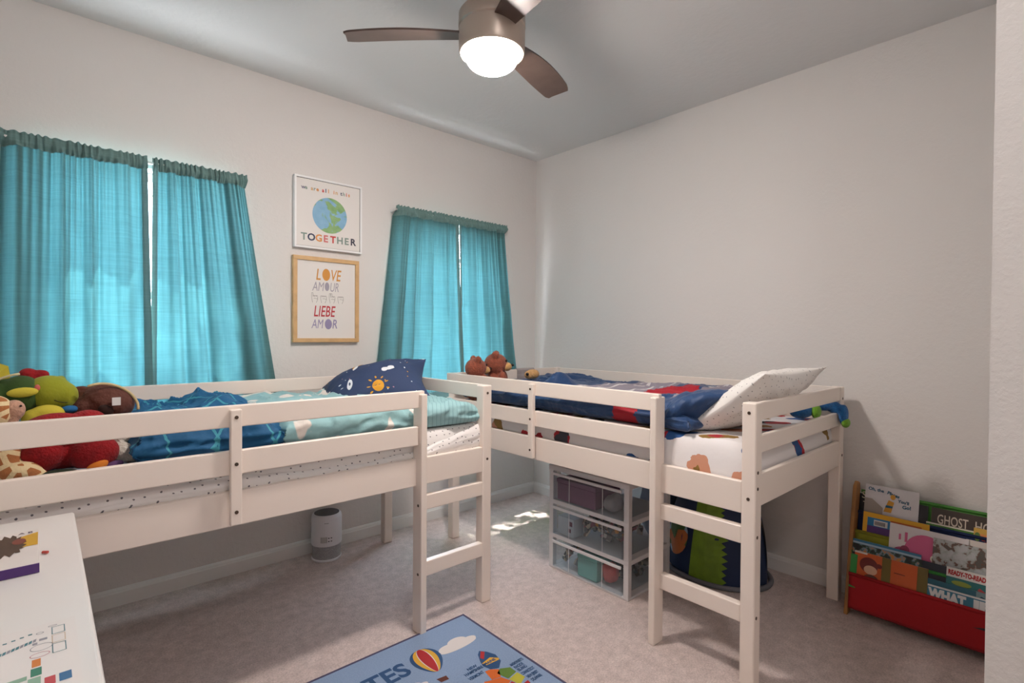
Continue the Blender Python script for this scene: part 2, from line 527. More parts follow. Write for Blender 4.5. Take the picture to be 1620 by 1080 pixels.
# ------------------------------------------------------------------ pictures
def frame_wall(x0, z0, y):
    return lambda u, v, w: Vector((x0 + u, y - w, z0 + v))
PAPER = M('print_paper', 'dad6d2', .6)
pic = thing('framed_picture', 'white framed picture of a watercolour globe reading TOGETHER, upper of the two', 'picture', (-1.762, 0, 1.80))
x0, x1, z0, z1 = -1.971, -1.557, 1.803, 2.220
f = MB(); t = .012
f.box(x0, x1, -.032, -.001, z0, z0 + t).box(x0, x1, -.032, -.001, z1 - t, z1).box(x0, x0 + t, -.032, -.001, z0 + t, z1 - t).box(x1 - t, x1, -.032, -.001, z0 + t, z1 - t)
f.build('frame', M('white_frame', 'e6e6e6', .3), pic, bevel=.0015)
p = MB(); F = frame_wall(x0, z0, -.024)
W_, H_ = x1 - x0, z1 - z0
p.box(x0 + t, x1 - t, -.024, -.004, z0 + t, z1 - t)
cols = ['6e6a80', 'c9a06a', 'c23b36', '2f3a55', 'd08a4a', '7d8f86', '3a3a48', 'c86a6a']
CM = [M('ink_%d' % i, c, .6) for i, c in enumerate(cols)]
bd = .0022
for a in ((t, t, W_ - t, t + bd), (t, H_ - t - bd, W_ - t, H_ - t), (t, t, t + bd, H_ - t), (W_ - t - bd, t, W_ - t, H_ - t)):
    p.poly([(a[0], a[1]), (a[2], a[1]), (a[2], a[3]), (a[0], a[3])], .0004, 9, F)
g_ = NT('watercolour_globe')
nz = g_.n('TexNoise', {'Vector': g_.coords(loc=(.35, 0, .1)), 'Scale': 8, 'Detail': 3, 'Distortion': .8}).outputs['Fac']
ln = g_.n('ValToRGB', {'Fac': nz}); ln.color_ramp.elements[0].position = .45; ln.color_ramp.elements[1].position = .475
nv = g_.n('TexNoise', {'Vector': g_.coords(), 'Scale': 30, 'Detail': 3}).outputs['Fac']
g_.color(g_.mix(ln.outputs['Color'], g_.mix(nv, '6f9fc0', '8fb8d2'), g_.mix(nv, '5f8f56', '9dbd84')))
g_.p.inputs['Roughness'].default_value = .6
cx, cz, rg = W_ * .51, H_ * .50, .106
p.poly([(cx + rg * math.cos(a * PI / 24), cz + rg * math.sin(a * PI / 24)) for a in range(48)], .0006, 10, F)
wds = [('we', .085, [0, 5]), ('are', .135, [1, 5, 4]), ('all', .2, [2, 3, 4]), ('in', .265, [4, 1]), ('this', .31, [3, 5, 2, 4])]
for wd_, u, cc in wds:
    for i, ch in enumerate(wd_):
        p.text(ch, F, u * 1.02 - .035 + i * .0165, H_ * .822, .022, .0007, 1 + cc[i % len(cc)], bold=.03, align='C')
for i, ch in enumerate('TOGETHER'):
    p.text(ch, F, .056 + i * .0435, H_ * .115, .040, .0007, 1 + [5, 3, 4, 7, 2, 5, 5, 6][i], bold=.03, align='C')
p.build('artwork', [PAPER] + CM + [M('thin_grey_line', '55504c', .6), g_.m], pic)

OAK = M('light_oak', 'c8a272', .5, var=.12, vscale=18)
pic2 = thing('framed_picture', 'oak framed picture reading LOVE AMOUR LIEBE AMOR, lower of the two', 'picture', (-1.775, 0, 1.25))
x0, x1, z0, z1 = -1.977, -1.574, 1.252, 1.757; t = .024
f = MB()
f.box(x0, x1, -.03, -.001, z0, z0 + t).box(x0, x1, -.03, -.001, z1 - t, z1).box(x0, x0 + t, -.03, -.001, z0 + t, z1 - t).box(x1 - t, x1, -.03, -.001, z0 + t, z1 - t)
f.build('frame', OAK, pic2, bevel=.0015)
p = MB(); F = frame_wall(x0, z0, -.020); W_, H_ = x1 - x0, z1 - z0
p.box(x0 + t, x1 - t, -.020, -.004, z0 + t, z1 - t)
L2 = [M('ink_ochre', 'c98a3a', .6), M('ink_grey', '9b95a0', .6), M('ink_dark', '5b5450', .6), M('ink_red', 'b3343c', .6), M('ink_lilac', '8d84a6', .6)]
def tall(tx, v, h, mi, w, u=.5, sh=.12, bold=.01):
    p.text(tx, F, W_ * u, v, h, .0006, mi, width=w, bold=bold, shear=sh, align='C')
tall('L', H_ * .735, .066, 1, .026, .37); tall('VE', H_ * .735, .066, 1, .064, .625)
p.poly([(W_ * .488 + .024 * math.cos(a * PI / 12), H_ * .80 + .036 * math.sin(a * PI / 12)) for a in range(24)], .0006, 1, F)
tall('AM', H_ * .605, .054, 2, .066, .36, bold=0); tall('UR', H_ * .605, .054, 2, .054, .612, bold=0)
p.poly([(W_ * .500 + .014 * math.cos(a * PI / 12), H_ * .66 + .026 * math.sin(a * PI / 12)) for a in range(24)], .0007, 2, F)
# four hand signs as thin outlines
def stroke(pts, w=.0016, mi=3):
    for a, b in zip(pts, pts[1:]):
        dx, dy = b[0] - a[0], b[1] - a[1]; l = math.hypot(dx, dy) or 1
        nx, ny = -dy / l * w / 2, dx / l * w / 2
        p.poly([(a[0] + nx, a[1] + ny), (a[0] - nx, a[1] - ny), (b[0] - nx, b[1] - ny), (b[0] + nx, b[1] + ny)], .0006, mi, F)
for i, fing in enumerate(([1, 0, 0, 0], [0, 0, 0, 0], [1, 1, 0, 0], [0, 0, 0, 0])):
    bx = W_ * .27 + i * .053; by = H_ * .465
    pts = [(bx + .006, by), (bx + .002, by + .022), (bx, by + .036)]
    for k, fg in enumerate(fing):
        h = .058 if fg else .042
        pts += [(bx + k * .009 + .001, by + h), (bx + k * .009 + .008, by + h), (bx + k * .009 + .009, by + .034)]
    pts += [(bx + .036, by + .02), (bx + .028, by)]
    stroke(pts); stroke([(bx + .036, by + .022), (bx + .020, by + .026), (bx + .012, by + .024)])
tall('LIEBE', H_ * .305, .064, 4, .125, .46)
tall('AM', H_ * .165, .054, 5, .066, .35, bold=0); tall('R', H_ * .165, .054, 5, .030, .622)
p.poly([(W_ * .522 + .022 * math.cos(a * PI / 12), H_ * .215 + .031 * math.sin(a * PI / 12)) for a in range(24)], .0006, 5, F)
p.build('artwork', [PAPER] + L2, pic2)

# ------------------------------------------------------------------ loft beds
PAINT = M('cream_painted_pine', 'e8dcd2', .38, bump=.05, bscale=90, bdist=.001)
BOLT = M('dark_bronze_bolt', '5a4c42', .4, metal=.7)
LB, WB = 1.946, 1.02
def rail(root, x0, x1, y0, y1, z0, z1, name='guard_rail', bev=.004):
    return MB().box(x0, x1, y0, y1, z0, z1).build(name, PAINT, root, bevel=bev, seg=3)
def make_bed():
    """origin at the front ladder corner; bed runs to -X, front faces -Y"""
    b = thing('loft_bed', '', 'bed')
    b['group'] = 'low loft beds'
    p = .054
    for (x, y) in ((0, 0), (-LB + p, 0), (0, WB - p), (-LB + p, WB - p)):
        rail(b, x - p, x, y, y + p, 0, 1.058, 'post', .006)
    # front
    lx = -.395
    rail(b, lx - .030, lx, -.040, .030, 0, 1.045, 'ladder_post', .005)
    rail(b, -LB + .005, lx - .001, -.0175, .006, .984, 1.058)
    rail(b, -LB + .005, lx - .031, -.0175, .006, .822, .904)
    rail(b, -LB + p, -p, .004, .030, .640, .760, 'side_rail')
    rail(b, -1.168, -1.132, -.040, -.0176, .655, 1.046, 'guard_upright')
    rail(b, lx, -p + .001, .001, .034, .527, .592, 'ladder_rung')
    rail(b, lx, -p + .001, .001, .034, .230, .296, 'ladder_rung')
    # back
    for z0, z1, nm in ((.986, 1.056, 'guard_rail'), (.822, .904, 'guard_rail'), (.640, .760, 'side_rail')):
        rail(b, -LB + p, -p, WB - .032, WB - .010, z0, z1, nm)
    # ends
    for x in (-.024, -LB + .004):
        rail(b, x, x + .020, p, WB - p, .990, 1.058, 'end_rail')
        rail(b, x, x + .020, p, WB - p, .868, .934, 'end_rail')
        rail(b, x, x + .020, p, WB - p, .668, .790, 'end_rail')
    # slats
    for i in range(12):
        x = -LB + .10 + i * .152
        MB().box(x, x + .07, .032, WB - .034, .655, .672).build('slat', PAINT, b)
    # bolts
    def bolt(c, ax):
        q = {'x': (1, 0, 0), 'y': (0, 1, 0)}[ax[-1]]; s = -1 if ax[0] == '-' else 1
        c = Vector(c); d = Vector(q) * s
        m = MB(); m.cyl(c - d * .002, c + d * .0015, .0062, n=14)
        m.cyl(c + d * .0012, c + d * .0016, .003, n=6)
        m.build('bolt', BOLT, b)
    bolt((-.027, 0, 1.02), '-y'); bolt((-.027, 0, .700), '-y')
    for z in (.80, .74, .56, .26):
        bolt((0, .018, z), '+x')
    for z in (1.02, .862, .70):
        bolt((-1.150, -.040, z), '-y')
    for x in (lx - .030,):
        bolt((x, -.015, .56), '-x'); bolt((x, -.015, .26), '-x')
    bolt((0, WB - .027, 1.0), '+x'); bolt((0, WB - .027, .89), '+x'); bolt((0, WB - .027, .72), '+x')
    return b
bed1 = make_bed()
bed2 = copy_thing(bed1, (0, 0, 0), 'cream wooden low loft bed with navy bedding along the plain right wall', rotz=-PI / 2, loc=Vector((-1.109, -2.283, 0)))
bed1.location = (-1.416, -1.140, 0)
bed1['label'] = 'cream wooden low loft bed along the window wall, soft toys piled on it'

# ------------------------------------------------------------------ bedding
def dots_mat(name, base, dot, scale, thr, rand=.55, seed=0., tilt=False):
    d = NT(name)
    sp = d.n('SeparateXYZ', {0: d.tc}).outputs
    ca = d.math('ADD', sp[0], d.math('MULTIPLY', sp[1], .7)); cb = d.math('ADD', sp[2], sp[1])
    if tilt: ca = sp[0]; cb = d.math('SUBTRACT', d.math('MULTIPLY', sp[2], .6), d.math('MULTIPLY', sp[1], .8))
    v = d.n('TexVoronoi', {'Vector': d.n('CombineXYZ', {0: ca, 1: cb}).outputs[0], 'Scale': scale, 'Randomness': rand}, voronoi_dimensions='2D')
    mk = d.math('LESS_THAN', v.outputs['Distance'], thr)
    d.color(d.mix(mk, base, dot)); d.p.inputs['Roughness'].default_value = .85
    n = d.n('TexNoise', {'Vector': d.tc, 'Scale': 22, 'Detail': 3}).outputs['Fac']
    d.bump(n, .35, .006)
    return d.m
DOTS = dots_mat('white_sheet_grey_dots', 'e4e0de', '6a666c', 30, .10)
DOTSP = dots_mat('white_pillowcase_grey_dots', 'e2deda', '8d8a8c', 38, .085, .6, 0., True)
def slab(x0, x1, y0, y1, zb, ztop, name, mats, parent=None, r=.05, nx=110, ny=60, edge=None, mifn=None, wr=0, xf=None):
    """soft closed slab: ztop(x,y) top surface, rounded outline, billowing rim"""
    def prm(a):  # 0..1 -> dense near borders
        return .5 - .5 * math.cos(PI * a)
    def P(u, v, side):
        su, sv = prm(u), prm(v)
        x = x0 + (x1 - x0) * su; y = y0 + (y1 - y0) * sv
        if edge: x, y = edge(x, y, su, sv)
        d = min(x1 - x if su > .5 else x - x0, y1 - y if sv > .5 else y - y0)
        du = min(su, 1 - su) * (x1 - x0); dv = min(sv, 1 - sv) * (y1 - y0)
        k = min(1, min(du, dv) / r)
        h = math.sqrt(max(0, 1 - (1 - k) ** 2))
        zt = ztop(x, y)
        zm = zb + (zt - zb) * .45
        z = zm + (zt - zm) * h if side > 0 else zm - (zm - zb) * h
        if wr:
            a = noise.noise(Vector((x * 6 + z * 16, z * 22 - x * 5, y * 3)))
            b = noise.noise(Vector((x * 15 - z * 20 + 4, z * 30, y * 9)))
            e = wr * ((.5 - abs(a)) * 1.0 + (.5 - abs(b)) * .45 - .55) * (1 - k * .75)
            if dv < du: y += -e if sv < .5 else e
            else: x += -e if su < .5 else e
        q = (x, y, z)
        return xf(q) if xf else q
    mb = MB()
    mb.grid(lambda u, v: P(u, v, 1), nx, ny, mifn=mifn)
    mb.grid(lambda u, v: P(u, v, -1), nx, ny, flip=True, mifn=mifn)
    return mb.build(name, mats, parent, smooth=True, weld=True)

# left bed (local: x -3.33..-1.44, y -1.10..-.16)
m1 = slab(-3.335, -1.446, -1.100, -.158, .676, lambda x, y: .868 + .003 * fbm(x, y, 0, 6), 'mattress', [DOTS], r=.04)
tag(m1, 'mattress in a white fitted sheet with grey dots on the left bed', 'mattress')
sf = MB()
def sheetfold(u, v):   # loose roll of the fitted sheet bulging over the side rail
    x = -3.32 + 1.872 * u
    hgt = .052 + .022 * math.sin(x * 4.2 + 1.0) + .012 * fbm(x, 0, 2, 5)
    sl = .05 * max(0, (x + 1.75) / .3) if x > -1.75 else 0
    z = .745 + (hgt + sl) * v
    y = -1.1005 - .0155 * math.sin(PI * v) ** .6 - .005 * math.sin(PI * v) * fbm(x, v, 3, 9)
    return (x, y, z)
sf.grid(sheetfold, 160, 14)
sf.build('loose_sheet_roll', DOTS, m1, smooth=True)
cl = NT('pale_teal_duvet_clouds')
cn = cl.n('TexNoise', {'Vector': cl.coords(scale=(1, 1, .5)), 'Scale': 6.5, 'Detail': 2, 'Distortion': .4}).outputs['Fac']
cr = cl.n('ValToRGB', {'Fac': cn}); cr.color_ramp.elements[0].position = .545; cr.color_ramp.elements[1].position = .56
xs = cl.n('SeparateXYZ', {0: cl.tc}).outputs[0]
lim = cl.math('LESS_THAN', xs, -1.80)
st = cl.n('TexWave', {'Vector': cl.coords(rot=(0, 0, .5)), 'Scale': 16, 'Distortion': 1.0}).outputs['Fac']
stl = cl.math('MULTIPLY', cl.math('GREATER_THAN', st, .93), cl.math('GREATER_THAN', xs, -1.80))
base_ = cl.mix(stl, '92babe', '7aa2a8')
cl.color(cl.mix(cl.math('MULTIPLY', cr.outputs['Color'], lim), base_, 'e6dcd4'))
cl.p.inputs['Roughness'].default_value = .8
cl.bump(cl.n('TexNoise', {'Vector': cl.coords(scale=(1, 1, 1)), 'Scale': 16, 'Detail': 4}).outputs['Fac'], .5, .012)
def folds(x, y, s=0.):
    w = fbm(x, y, s + 2, 3)
    a = noise.noise(Vector((x * 7 + w * 1.5, y * 3.2 + w, s + 5))); b = noise.noise(Vector((x * 14 + w * 2, y * 8 - w * 2, s + 8)))
    return .008 * math.sin(9 * x + 5 * y + 3 * w) + .034 * (.5 - abs(a)) ** 2 * 2 - .008 + .016 * (.45 - abs(b)) + .010 * w
def z_duvet1(x, y):
    z = .965 + .022 * math.exp(-((x + 2.15) / .16) ** 2) + folds(x, y)
    z += .012 * (y + 1.1)
    if x > -1.60: z -= .05 * ((x + 1.60) / .15) ** 2
    if x > -1.85: z += .012
    return z
def edge_d1(x, y, u, v):
    if v < .5: y += (.5 - v) * 2 * (.012 * math.sin(x * 9) + .010 * fbm(x, 0, 1, 8))
    return x, y
d1 = slab(-2.385, -1.450, -1.098, -.165, .873, z_duvet1, 'duvet', [cl.m], r=.055, edge=edge_d1, wr=.030, nx=160)
tag(d1, 'pale teal duvet with white clouds spread on the left bed', 'duvet')
bq = NT('blue_quilt')
w1 = bq.n('TexWave', {'Vector': bq.coords(rot=(0, 0, .9)), 'Scale': 2.2, 'Distortion': .15}).outputs['Fac']
w2 = bq.n('TexWave', {'Vector': bq.coords(rot=(0, 0, -.5)), 'Scale': 2.2, 'Distortion': .15}).outputs['Fac']
lin = bq.math('MAXIMUM', bq.math('GREATER_THAN', w1, .994), bq.math('GREATER_THAN', w2, .994))
bq.color(bq.mix(lin, '0b5582', '3f94a8')); bq.p.inputs['Roughness'].default_value = .75
bq.bump(bq.n('TexNoise', {'Vector': bq.tc, 'Scale': 16, 'Detail': 3}).outputs['Fac'], .5, .012)
def z_quilt(x, y):
    z = 1.0 + .026 * math.exp(-((x + 2.50) / .06) ** 2) + .016 * math.exp(-((x + 2.76) / .08) ** 2) + 1.3 * folds(x, y, 3)
    if y < -.85: z -= .10 * ((-.85 - y) / .25) ** 1.5 * .5
    return z
d2 = slab(-2.84, -2.37, -1.085, -.30, .876, z_quilt, 'quilt', [bq.m], r=.06, wr=.030,
          edge=lambda x, y, u, v: (x + .012 * fbm(0, y, 2, 9), y + (.015 * math.sin(x * 14) if v < .5 else 0)))
tag(d2, 'crumpled deep blue quilt between the soft toys and the teal duvet', 'quilt')
ps = dots_mat('pale_blue_sheet', 'b9cddb', '93aabb', 30, .12)
lb = slab(-3.30, -2.845, -1.08, -.20, .8705, lambda x, y: .885 + .004 * fbm(x, y, 2, 7), 'sheet', [ps], r=.01, nx=40, ny=40)
tag(lb, 'pale blue top sheet lying under the soft toys on the left bed', 'sheet')

# pillow maker: axes U, V, N
def pillow_surface(C, U, V, N, L, W, T, crease=0., seed=0., pinch=.13):
    def S(u, v, side):
        # u, v in -1..1
        k = (1 - abs(u) ** 2.1) * (1 - abs(v) ** 2.1)
        h = T / 2 * max(0, k) ** .6
        pu = u * (1 - pinch * (1 - abs(v) ** 1.5) * abs(u)); pv = v * (1 - pinch * (1 - abs(u) ** 1.5) * abs(v))
        h += (.006 * fbm(u * 2 + seed, v * 2, seed, 1.6) + crease * abs(fbm(u + seed, v, seed + 4, 2.2))) * min(1, k * 3)
        return C + U * (pu * L / 2) + V * (pv * W / 2) + N * (side * h)
    return S
def pmap(a): return math.sin((a - .5) * PI)
def pillow_mesh(S, mb, mi=0, n=44):
    mb.grid(lambda a, b: S(pmap(a), pmap(b), 1), n, n, mi)
    mb.grid(lambda a, b: S(pmap(a), pmap(b), -1), n, n, mi, flip=True)
def decal(mb, S, outline, mi, off, rings=4, side=1):
    """outline (star-shaped about its centroid) in pillow u,v laid on the surface"""
    cx = sum(p[0] for p in outline) / len(outline); cy = sum(p[1] for p in outline) / len(outline)
    n = len(outline)
    def Q(u, v):
        p0 = S(u, v, side); a = S(u + .01, v, side) - p0; b = S(u, v + .01, side) - p0
        nn = a.cross(b).normalized() * side
        return p0 + nn * off
    vs = [Q(cx, cy)]
    for r in range(1, rings + 1):
        for (u, v) in outline:
            vs.append(Q(cx + (u - cx) * r / rings, cy + (v - cy) * r / rings))
    fs = [(0, 1 + i, 1 + (i + 1) % n) for i in range(n)]
    for r in range(rings - 1):
        for i in range(n):
            k = (i + 1) % n
            fs.append((1 + r * n + i, 1 + (r + 1) * n + i, 1 + (r + 1) * n + k, 1 + r * n + k))
    mb.add(vs, fs, mi)
def circ(u, v, ru, rv=None, n=20, rot=0.):
    rv = rv or ru
    return [(u + ru * math.cos(a) * math.cos(rot) - rv * math.sin(a) * math.sin(rot), v + ru * math.cos(a) * math.sin(rot) + rv * math.sin(a) * math.cos(rot)) for a in [2 * PI * i / n for i in range(n)]]
NAVY = M('navy_pillowcase', '2c3d60', .8, bump=.3, bscale=30, bdist=.004)
U = Vector((.78, -.57, .27)).normalized(); V = Vector((.50, .70, .46)); V = (V - U * V.dot(U)).normalized(); Nn = U.cross(V)
S1 = pillow_surface(Vector((-1.700, -.47, .983)), U, V, Nn, .62, .42, .30, .014, 2.)
pm = MB(); pillow_mesh(S1, pm)
YEL, WHT, PINKI, ORNG = 1, 2, 3, 4
sun = (.20, -.64)
decal(pm, S1, circ(sun[0], sun[1], .10, .15), YEL, .001)
for i in range(9):
    a = 2 * PI * i / 9 + .3
    decal(pm, S1, circ(sun[0] + .16 * math.cos(a), sun[1] + .24 * math.sin(a), .035, .016, 10, a), YEL, .001, 2)
decal(pm, S1, circ(.42, -.15, .12, .05), WHT, .001); decal(pm, S1, circ(.35, -.18, .05, .07), WHT, .0012); decal(pm, S1, circ(.47, -.10, .06, .06), WHT, .0011)
decal(pm, S1, circ(-.14, .34, .05, .17, rot=-.5), YEL, .001); decal(pm, S1, circ(-.17, .22, .035, .10, rot=-.4), WHT, .0013); decal(pm, S1, circ(-.09, .52, .04, .10, rot=-.5), ORNG, .0014)
decal(pm, S1, circ(-.27, -.42, .05, .15, rot=-.1), WHT, .001); decal(pm, S1, circ(-.27, -.40, .018, .05), 0, .0016)
decal(pm, S1, circ(.43, .75, .05, .06, rot=.4), YEL, .001); decal(pm, S1, circ(.93, .93, .05, .05), WHT, .0012, 2)
decal(pm, S1, circ(.72, -.05, .012, .04), WHT, .001); decal(pm, S1, circ(-.42, -.42, .03, .02), WHT, .001); decal(pm, S1, circ(-.46, -.30, .03, .02), WHT, .001)
rs = random.Random(5)
for i in range(30):
    u, v = rs.uniform(-.85, .85), rs.uniform(-.85, .85)
    decal(pm, S1, circ(u, v, .012, .017, 8), rs.choice([WHT, YEL, PINKI]), .0009, 1)
po_ = pm.build('pillow', [NAVY, M('print_yellow', 'd89a2c', .8), M('print_white', 'd8dce2', .8), M('print_pink', 'b07f90', .8), M('print_orange', 'b5843c', .8)], smooth=True, weld=False)
for q in po_.data.vertices: q.co.z = max(q.co.z, .958 + .02 * (q.co.y + .6))
tag(po_, 'navy pillow printed with a yellow sun and rockets leaning on the left bed', 'pillow')

# right bed (x -1.08..-.13, y -2.24..-.37)
hs = NT('white_sheet_coloured_patches')
sp = hs.n('SeparateXYZ', {0: hs.tc}).outputs
ca = hs.math('ADD', sp[1], hs.math('MULTIPLY', sp[0], .7)); cb = hs.math('MULTIPLY', hs.math('ADD', sp[2], sp[0]), .85)
vv = hs.n('TexVoronoi', {'Vector': hs.n('CombineXYZ', {0: ca, 1: cb}).outputs[0], 'Scale': 5.6, 'Randomness': .6}, voronoi_dimensions='2D')
nd = hs.n('TexNoise', {'Vector': hs.tc, 'Scale': 26, 'Detail': 2}).outputs['Fac']
dd = hs.math('ADD', vv.outputs['Distance'], hs.math('MULTIPLY', nd, .22))
mk = hs.math('LESS_THAN', dd, .40)
hc = hs.n('SeparateColor', {0: vv.outputs['Color']}).outputs[0]
pr = hs.n('ValToRGB', {'Fac': hs.math('ADD', hs.math('MULTIPLY', hc, .75), hs.math('MULTIPLY', hs.n('TexNoise', {'Vector': hs.tc, 'Scale': 11}).outputs['Fac'], .3))}); pr.color_ramp.interpolation = 'CONSTANT'
els = pr.color_ramp.elements
els[0].color = (*srgb('b08048'), 1)
els[1].position = .22; els[1].color = (*srgb('b5202a'), 1)
for pos, cc in ((.36, '23508a'), (.50, 'c98f74'), (.62, '8a6a30'), (.74, 'a8202c'), (.85, '3a3a44')):
    q = els.new(pos); q.color = (*srgb(cc), 1)
hs.color(hs.mix(mk, 'e0dcdc', pr.outputs['Color'])); hs.p.inputs['Roughness'].default_value = .8
hs.bump(hs.n('TexNoise', {'Vector': hs.tc, 'Scale': 14, 'Detail': 3}).outputs['Fac'], .4, .008)
m2 = slab(-1.075, -.128, -2.247, -.372, .676, lambda x, y: .892 + .003 * fbm(x, y, 0, 6), 'mattress', [hs.m], r=.04)
tag(m2, 'mattress in a white sheet with red, tan and blue patches on the right bed', 'mattress')
nvm = NT('navy_duvet')
nvm.p.inputs['Base Color'].default_value = (*srgb('123a68'), 1); nvm.p.inputs['Roughness'].default_value = .55
nvm.p.inputs['Sheen Weight'].default_value = .15
nvm.bump(nvm.n('TexNoise', {'Vector': nvm.coords(scale=(1, 1.6, 1)), 'Scale': 15, 'Detail': 4}).outputs['Fac'], .6, .014)
gy = NT('grey_striped_duvet_lining')
gw = gy.n('TexWave', {'Vector': gy.coords(rot=(0, 0, PI / 2 + .2)), 'Scale': 2.6, 'Distortion': .6}).outputs['Fac']
gy.color(gy.mix(gy.math('GREATER_THAN', gw, .93), '8f8894', 'c9c4c6')); gy.p.inputs['Roughness'].default_value = .8
REDP = M('red_print', 'a8182a', .7, bump=.3, bscale=30, bdist=.004)
WHP = M('white_print', 'cfd2da', .7)
def z_duvet2(x, y):
    z = 1.0 + .022 * (x + .6) + folds(x, y, 8) * 1.1
    z += .07 * math.exp(-((x + .82) / .10) ** 2 - ((y + 1.03) / .05) ** 2)      # crest at the far side
    z += .012 * math.exp(-((y + 1.75) / .16) ** 2)
    if y < -1.86: z -= .03 * ((-1.86 - y) / .2)
    return z
def red_at(x, y):
    if x < -1.0 and (x + 1.04) ** 2 / .003 + (y + 1.66) ** 2 / .0045 < 1: return 2
    if (x + .62) ** 2 / .05 + (y + 1.62) ** 2 / .018 < 1: return 2
    if x > -.99 and (x + .95) ** 2 / .004 + (y + 1.50) ** 2 / .05 < 1: return 2
    return None
X0, X1, Y0, Y1 = -1.070, -.150, -2.00, -.40
def mi_d2(u, v):
    su = .5 - .5 * math.cos(PI * u); sv = .5 - .5 * math.cos(PI * v)
    x = X0 + (X1 - X0) * su; y = Y0 + (Y1 - Y0) * sv
    r = red_at(x, y)
    if r: return r
    if x > -.80 + .03 * math.sin(y * 9) and -1.55 < y < -1.15 - .1 * (x + .5): return 1
    if x > -.88 + .06 * math.sin(y * 7) and -1.90 < y < -1.68 + .1 * x: return 1
    return 0
d3 = slab(X0, X1, Y0, Y1, .897, z_duvet2, 'duvet', [nvm.m, gy.m, REDP], r=.065, nx=130, ny=190, mifn=mi_d2, wr=.030,
          edge=lambda x, y, u, v: (x + ((.5 - u) * 2 * (.010 * math.sin(y * 10) + .010 * fbm(0, y, 4, 7)) if u < .5 else 0), y))
tag(d3, 'navy duvet with grey and red patches rumpled over the right bed', 'duvet')
# turned-back corner of the duvet near the ladder
fd = MB()
def fold_s(u, v, side):
    y = -1.76 - .33 * u
    cx = -.97 + .09 * u * u; cz = .950 + .100 * u * u + .01 * math.sin(PI * u)
    a = 2 * PI * v
    rr_ = (.052 + .02 * math.sin(PI * u)) * max(.02, math.sin(PI * min(1, max(0, .04 + u * .92)))) ** .5
    rr_ *= 1 + .25 * fbm(u * 3, math.cos(a), 2, 1.5)
    return (cx + rr_ * 1.5 * math.cos(a), y + .02 * math.sin(a * 2), cz + rr_ * math.sin(a))
fd.grid(lambda u, v: fold_s(u, v, 1), 60, 30)
tb = fd.build('turned_back_corner', [nvm.m], d3, smooth=True, weld=True)
# dotted pillow
U = Vector((.99, -.10, .02)).normalized(); V = Vector((-.02, -.80, .60)); V = (V - U * V.dot(U)).normalized(); Nn = U.cross(V); Nn = -Nn if Nn.z < 0 else Nn
S2 = pillow_surface(Vector((-.755, -2.125, 1.030)), U, V, Nn, .52, .46, .15, .012, 6.)
pm = MB(); pillow_mesh(S2, pm)
p2 = pm.build('pillow', [DOTSP], smooth=True)
for q in p2.data.vertices: q.co.z = max(q.co.z, .8965)
tag(p2, 'white pillow with tiny grey dots slumped over the near end of the right bed', 'pillow')

# ------------------------------------------------------------------ soft toys
def fur(name, col, var=.25, rough=.9):
    return M(name, col, rough, bump=.9, bscale=140, bdist=.006, var=var, vscale=60, sheen=.15, detail=4)
BROWN = fur('reddish_brown_fur', '8d4a35'); TAN = fur('tan_fur', 'c89a62', .15); BLK = M('black_plastic', '15120f', .25)
def bear(cx, cy, cz, s, ang, lab):
    t = thing('teddy_bear', lab, 'teddy bear', (cx, cy, .90), 'teddy bears on the right bed')
    R = Matrix.Rotation(ang, 3, 'Z'); C = Vector((cx, cy, cz))
    def q(x, y, z): return C + R @ Vector((x, y, z)) * s
    blob('body', [(q(0, 0, 0), (.075 * s, .072 * s, .068 * s)), (q(0, .0, -.13), (.08 * s, .07 * s, .09 * s)), (q(.045, .055, -.10), (.03 * s, .03 * s, .06 * s)), (q(.045, -.055, -.10), (.03 * s, .03 * s, .06 * s)),
                  (q(.0, .052, .058), (.022 * s, .026 * s, .026 * s)), (q(.0, -.052, .058), (.022 * s, .026 * s, .026 * s)), (q(.05, .05, -.20), (.06 * s, .03 * s, .03 * s)), (q(.05, -.05, -.20), (.06 * s, .03 * s, .03 * s))], BROWN, t, .006, 3)
    blob('muzzle', [(q(.068, 0, -.015), (.034 * s, .034 * s, .028 * s))], TAN, t, .005, 3)
    MB().ell(q(.104, 0, -.004), (.009 * s, .012 * s, .008 * s)).build('nose', BLK, t, smooth=True)
    for e in (1, -1):
        MB().ell(q(.066, .027 * e, .022), .007 * s).build('eye', BLK, t, smooth=True)
bear(-1.015, -.50, 1.092, .94, -.35, 'brown teddy bear with a tan muzzle at the left, lower of the pair')
bear(-.850, -.50, 1.112, 1.05, -.75, 'brown teddy bear with a tan muzzle sitting higher, right of its twin')
t = thing('plush_toy', 'small tan plush toy with a black nose lying behind the right bed guard rail', 'soft toy', (-.70, -.66, .98))
blob('body', [((-.70, -.66, 1.045), (.035, .03, .028)), ((-.63, -.62, 1.045), (.05, .04, .032))], TAN, t, .006, 3)
MB().ell((-.738, -.682, 1.052), (.010, .011, .010)).build('nose', BLK, t, smooth=True)

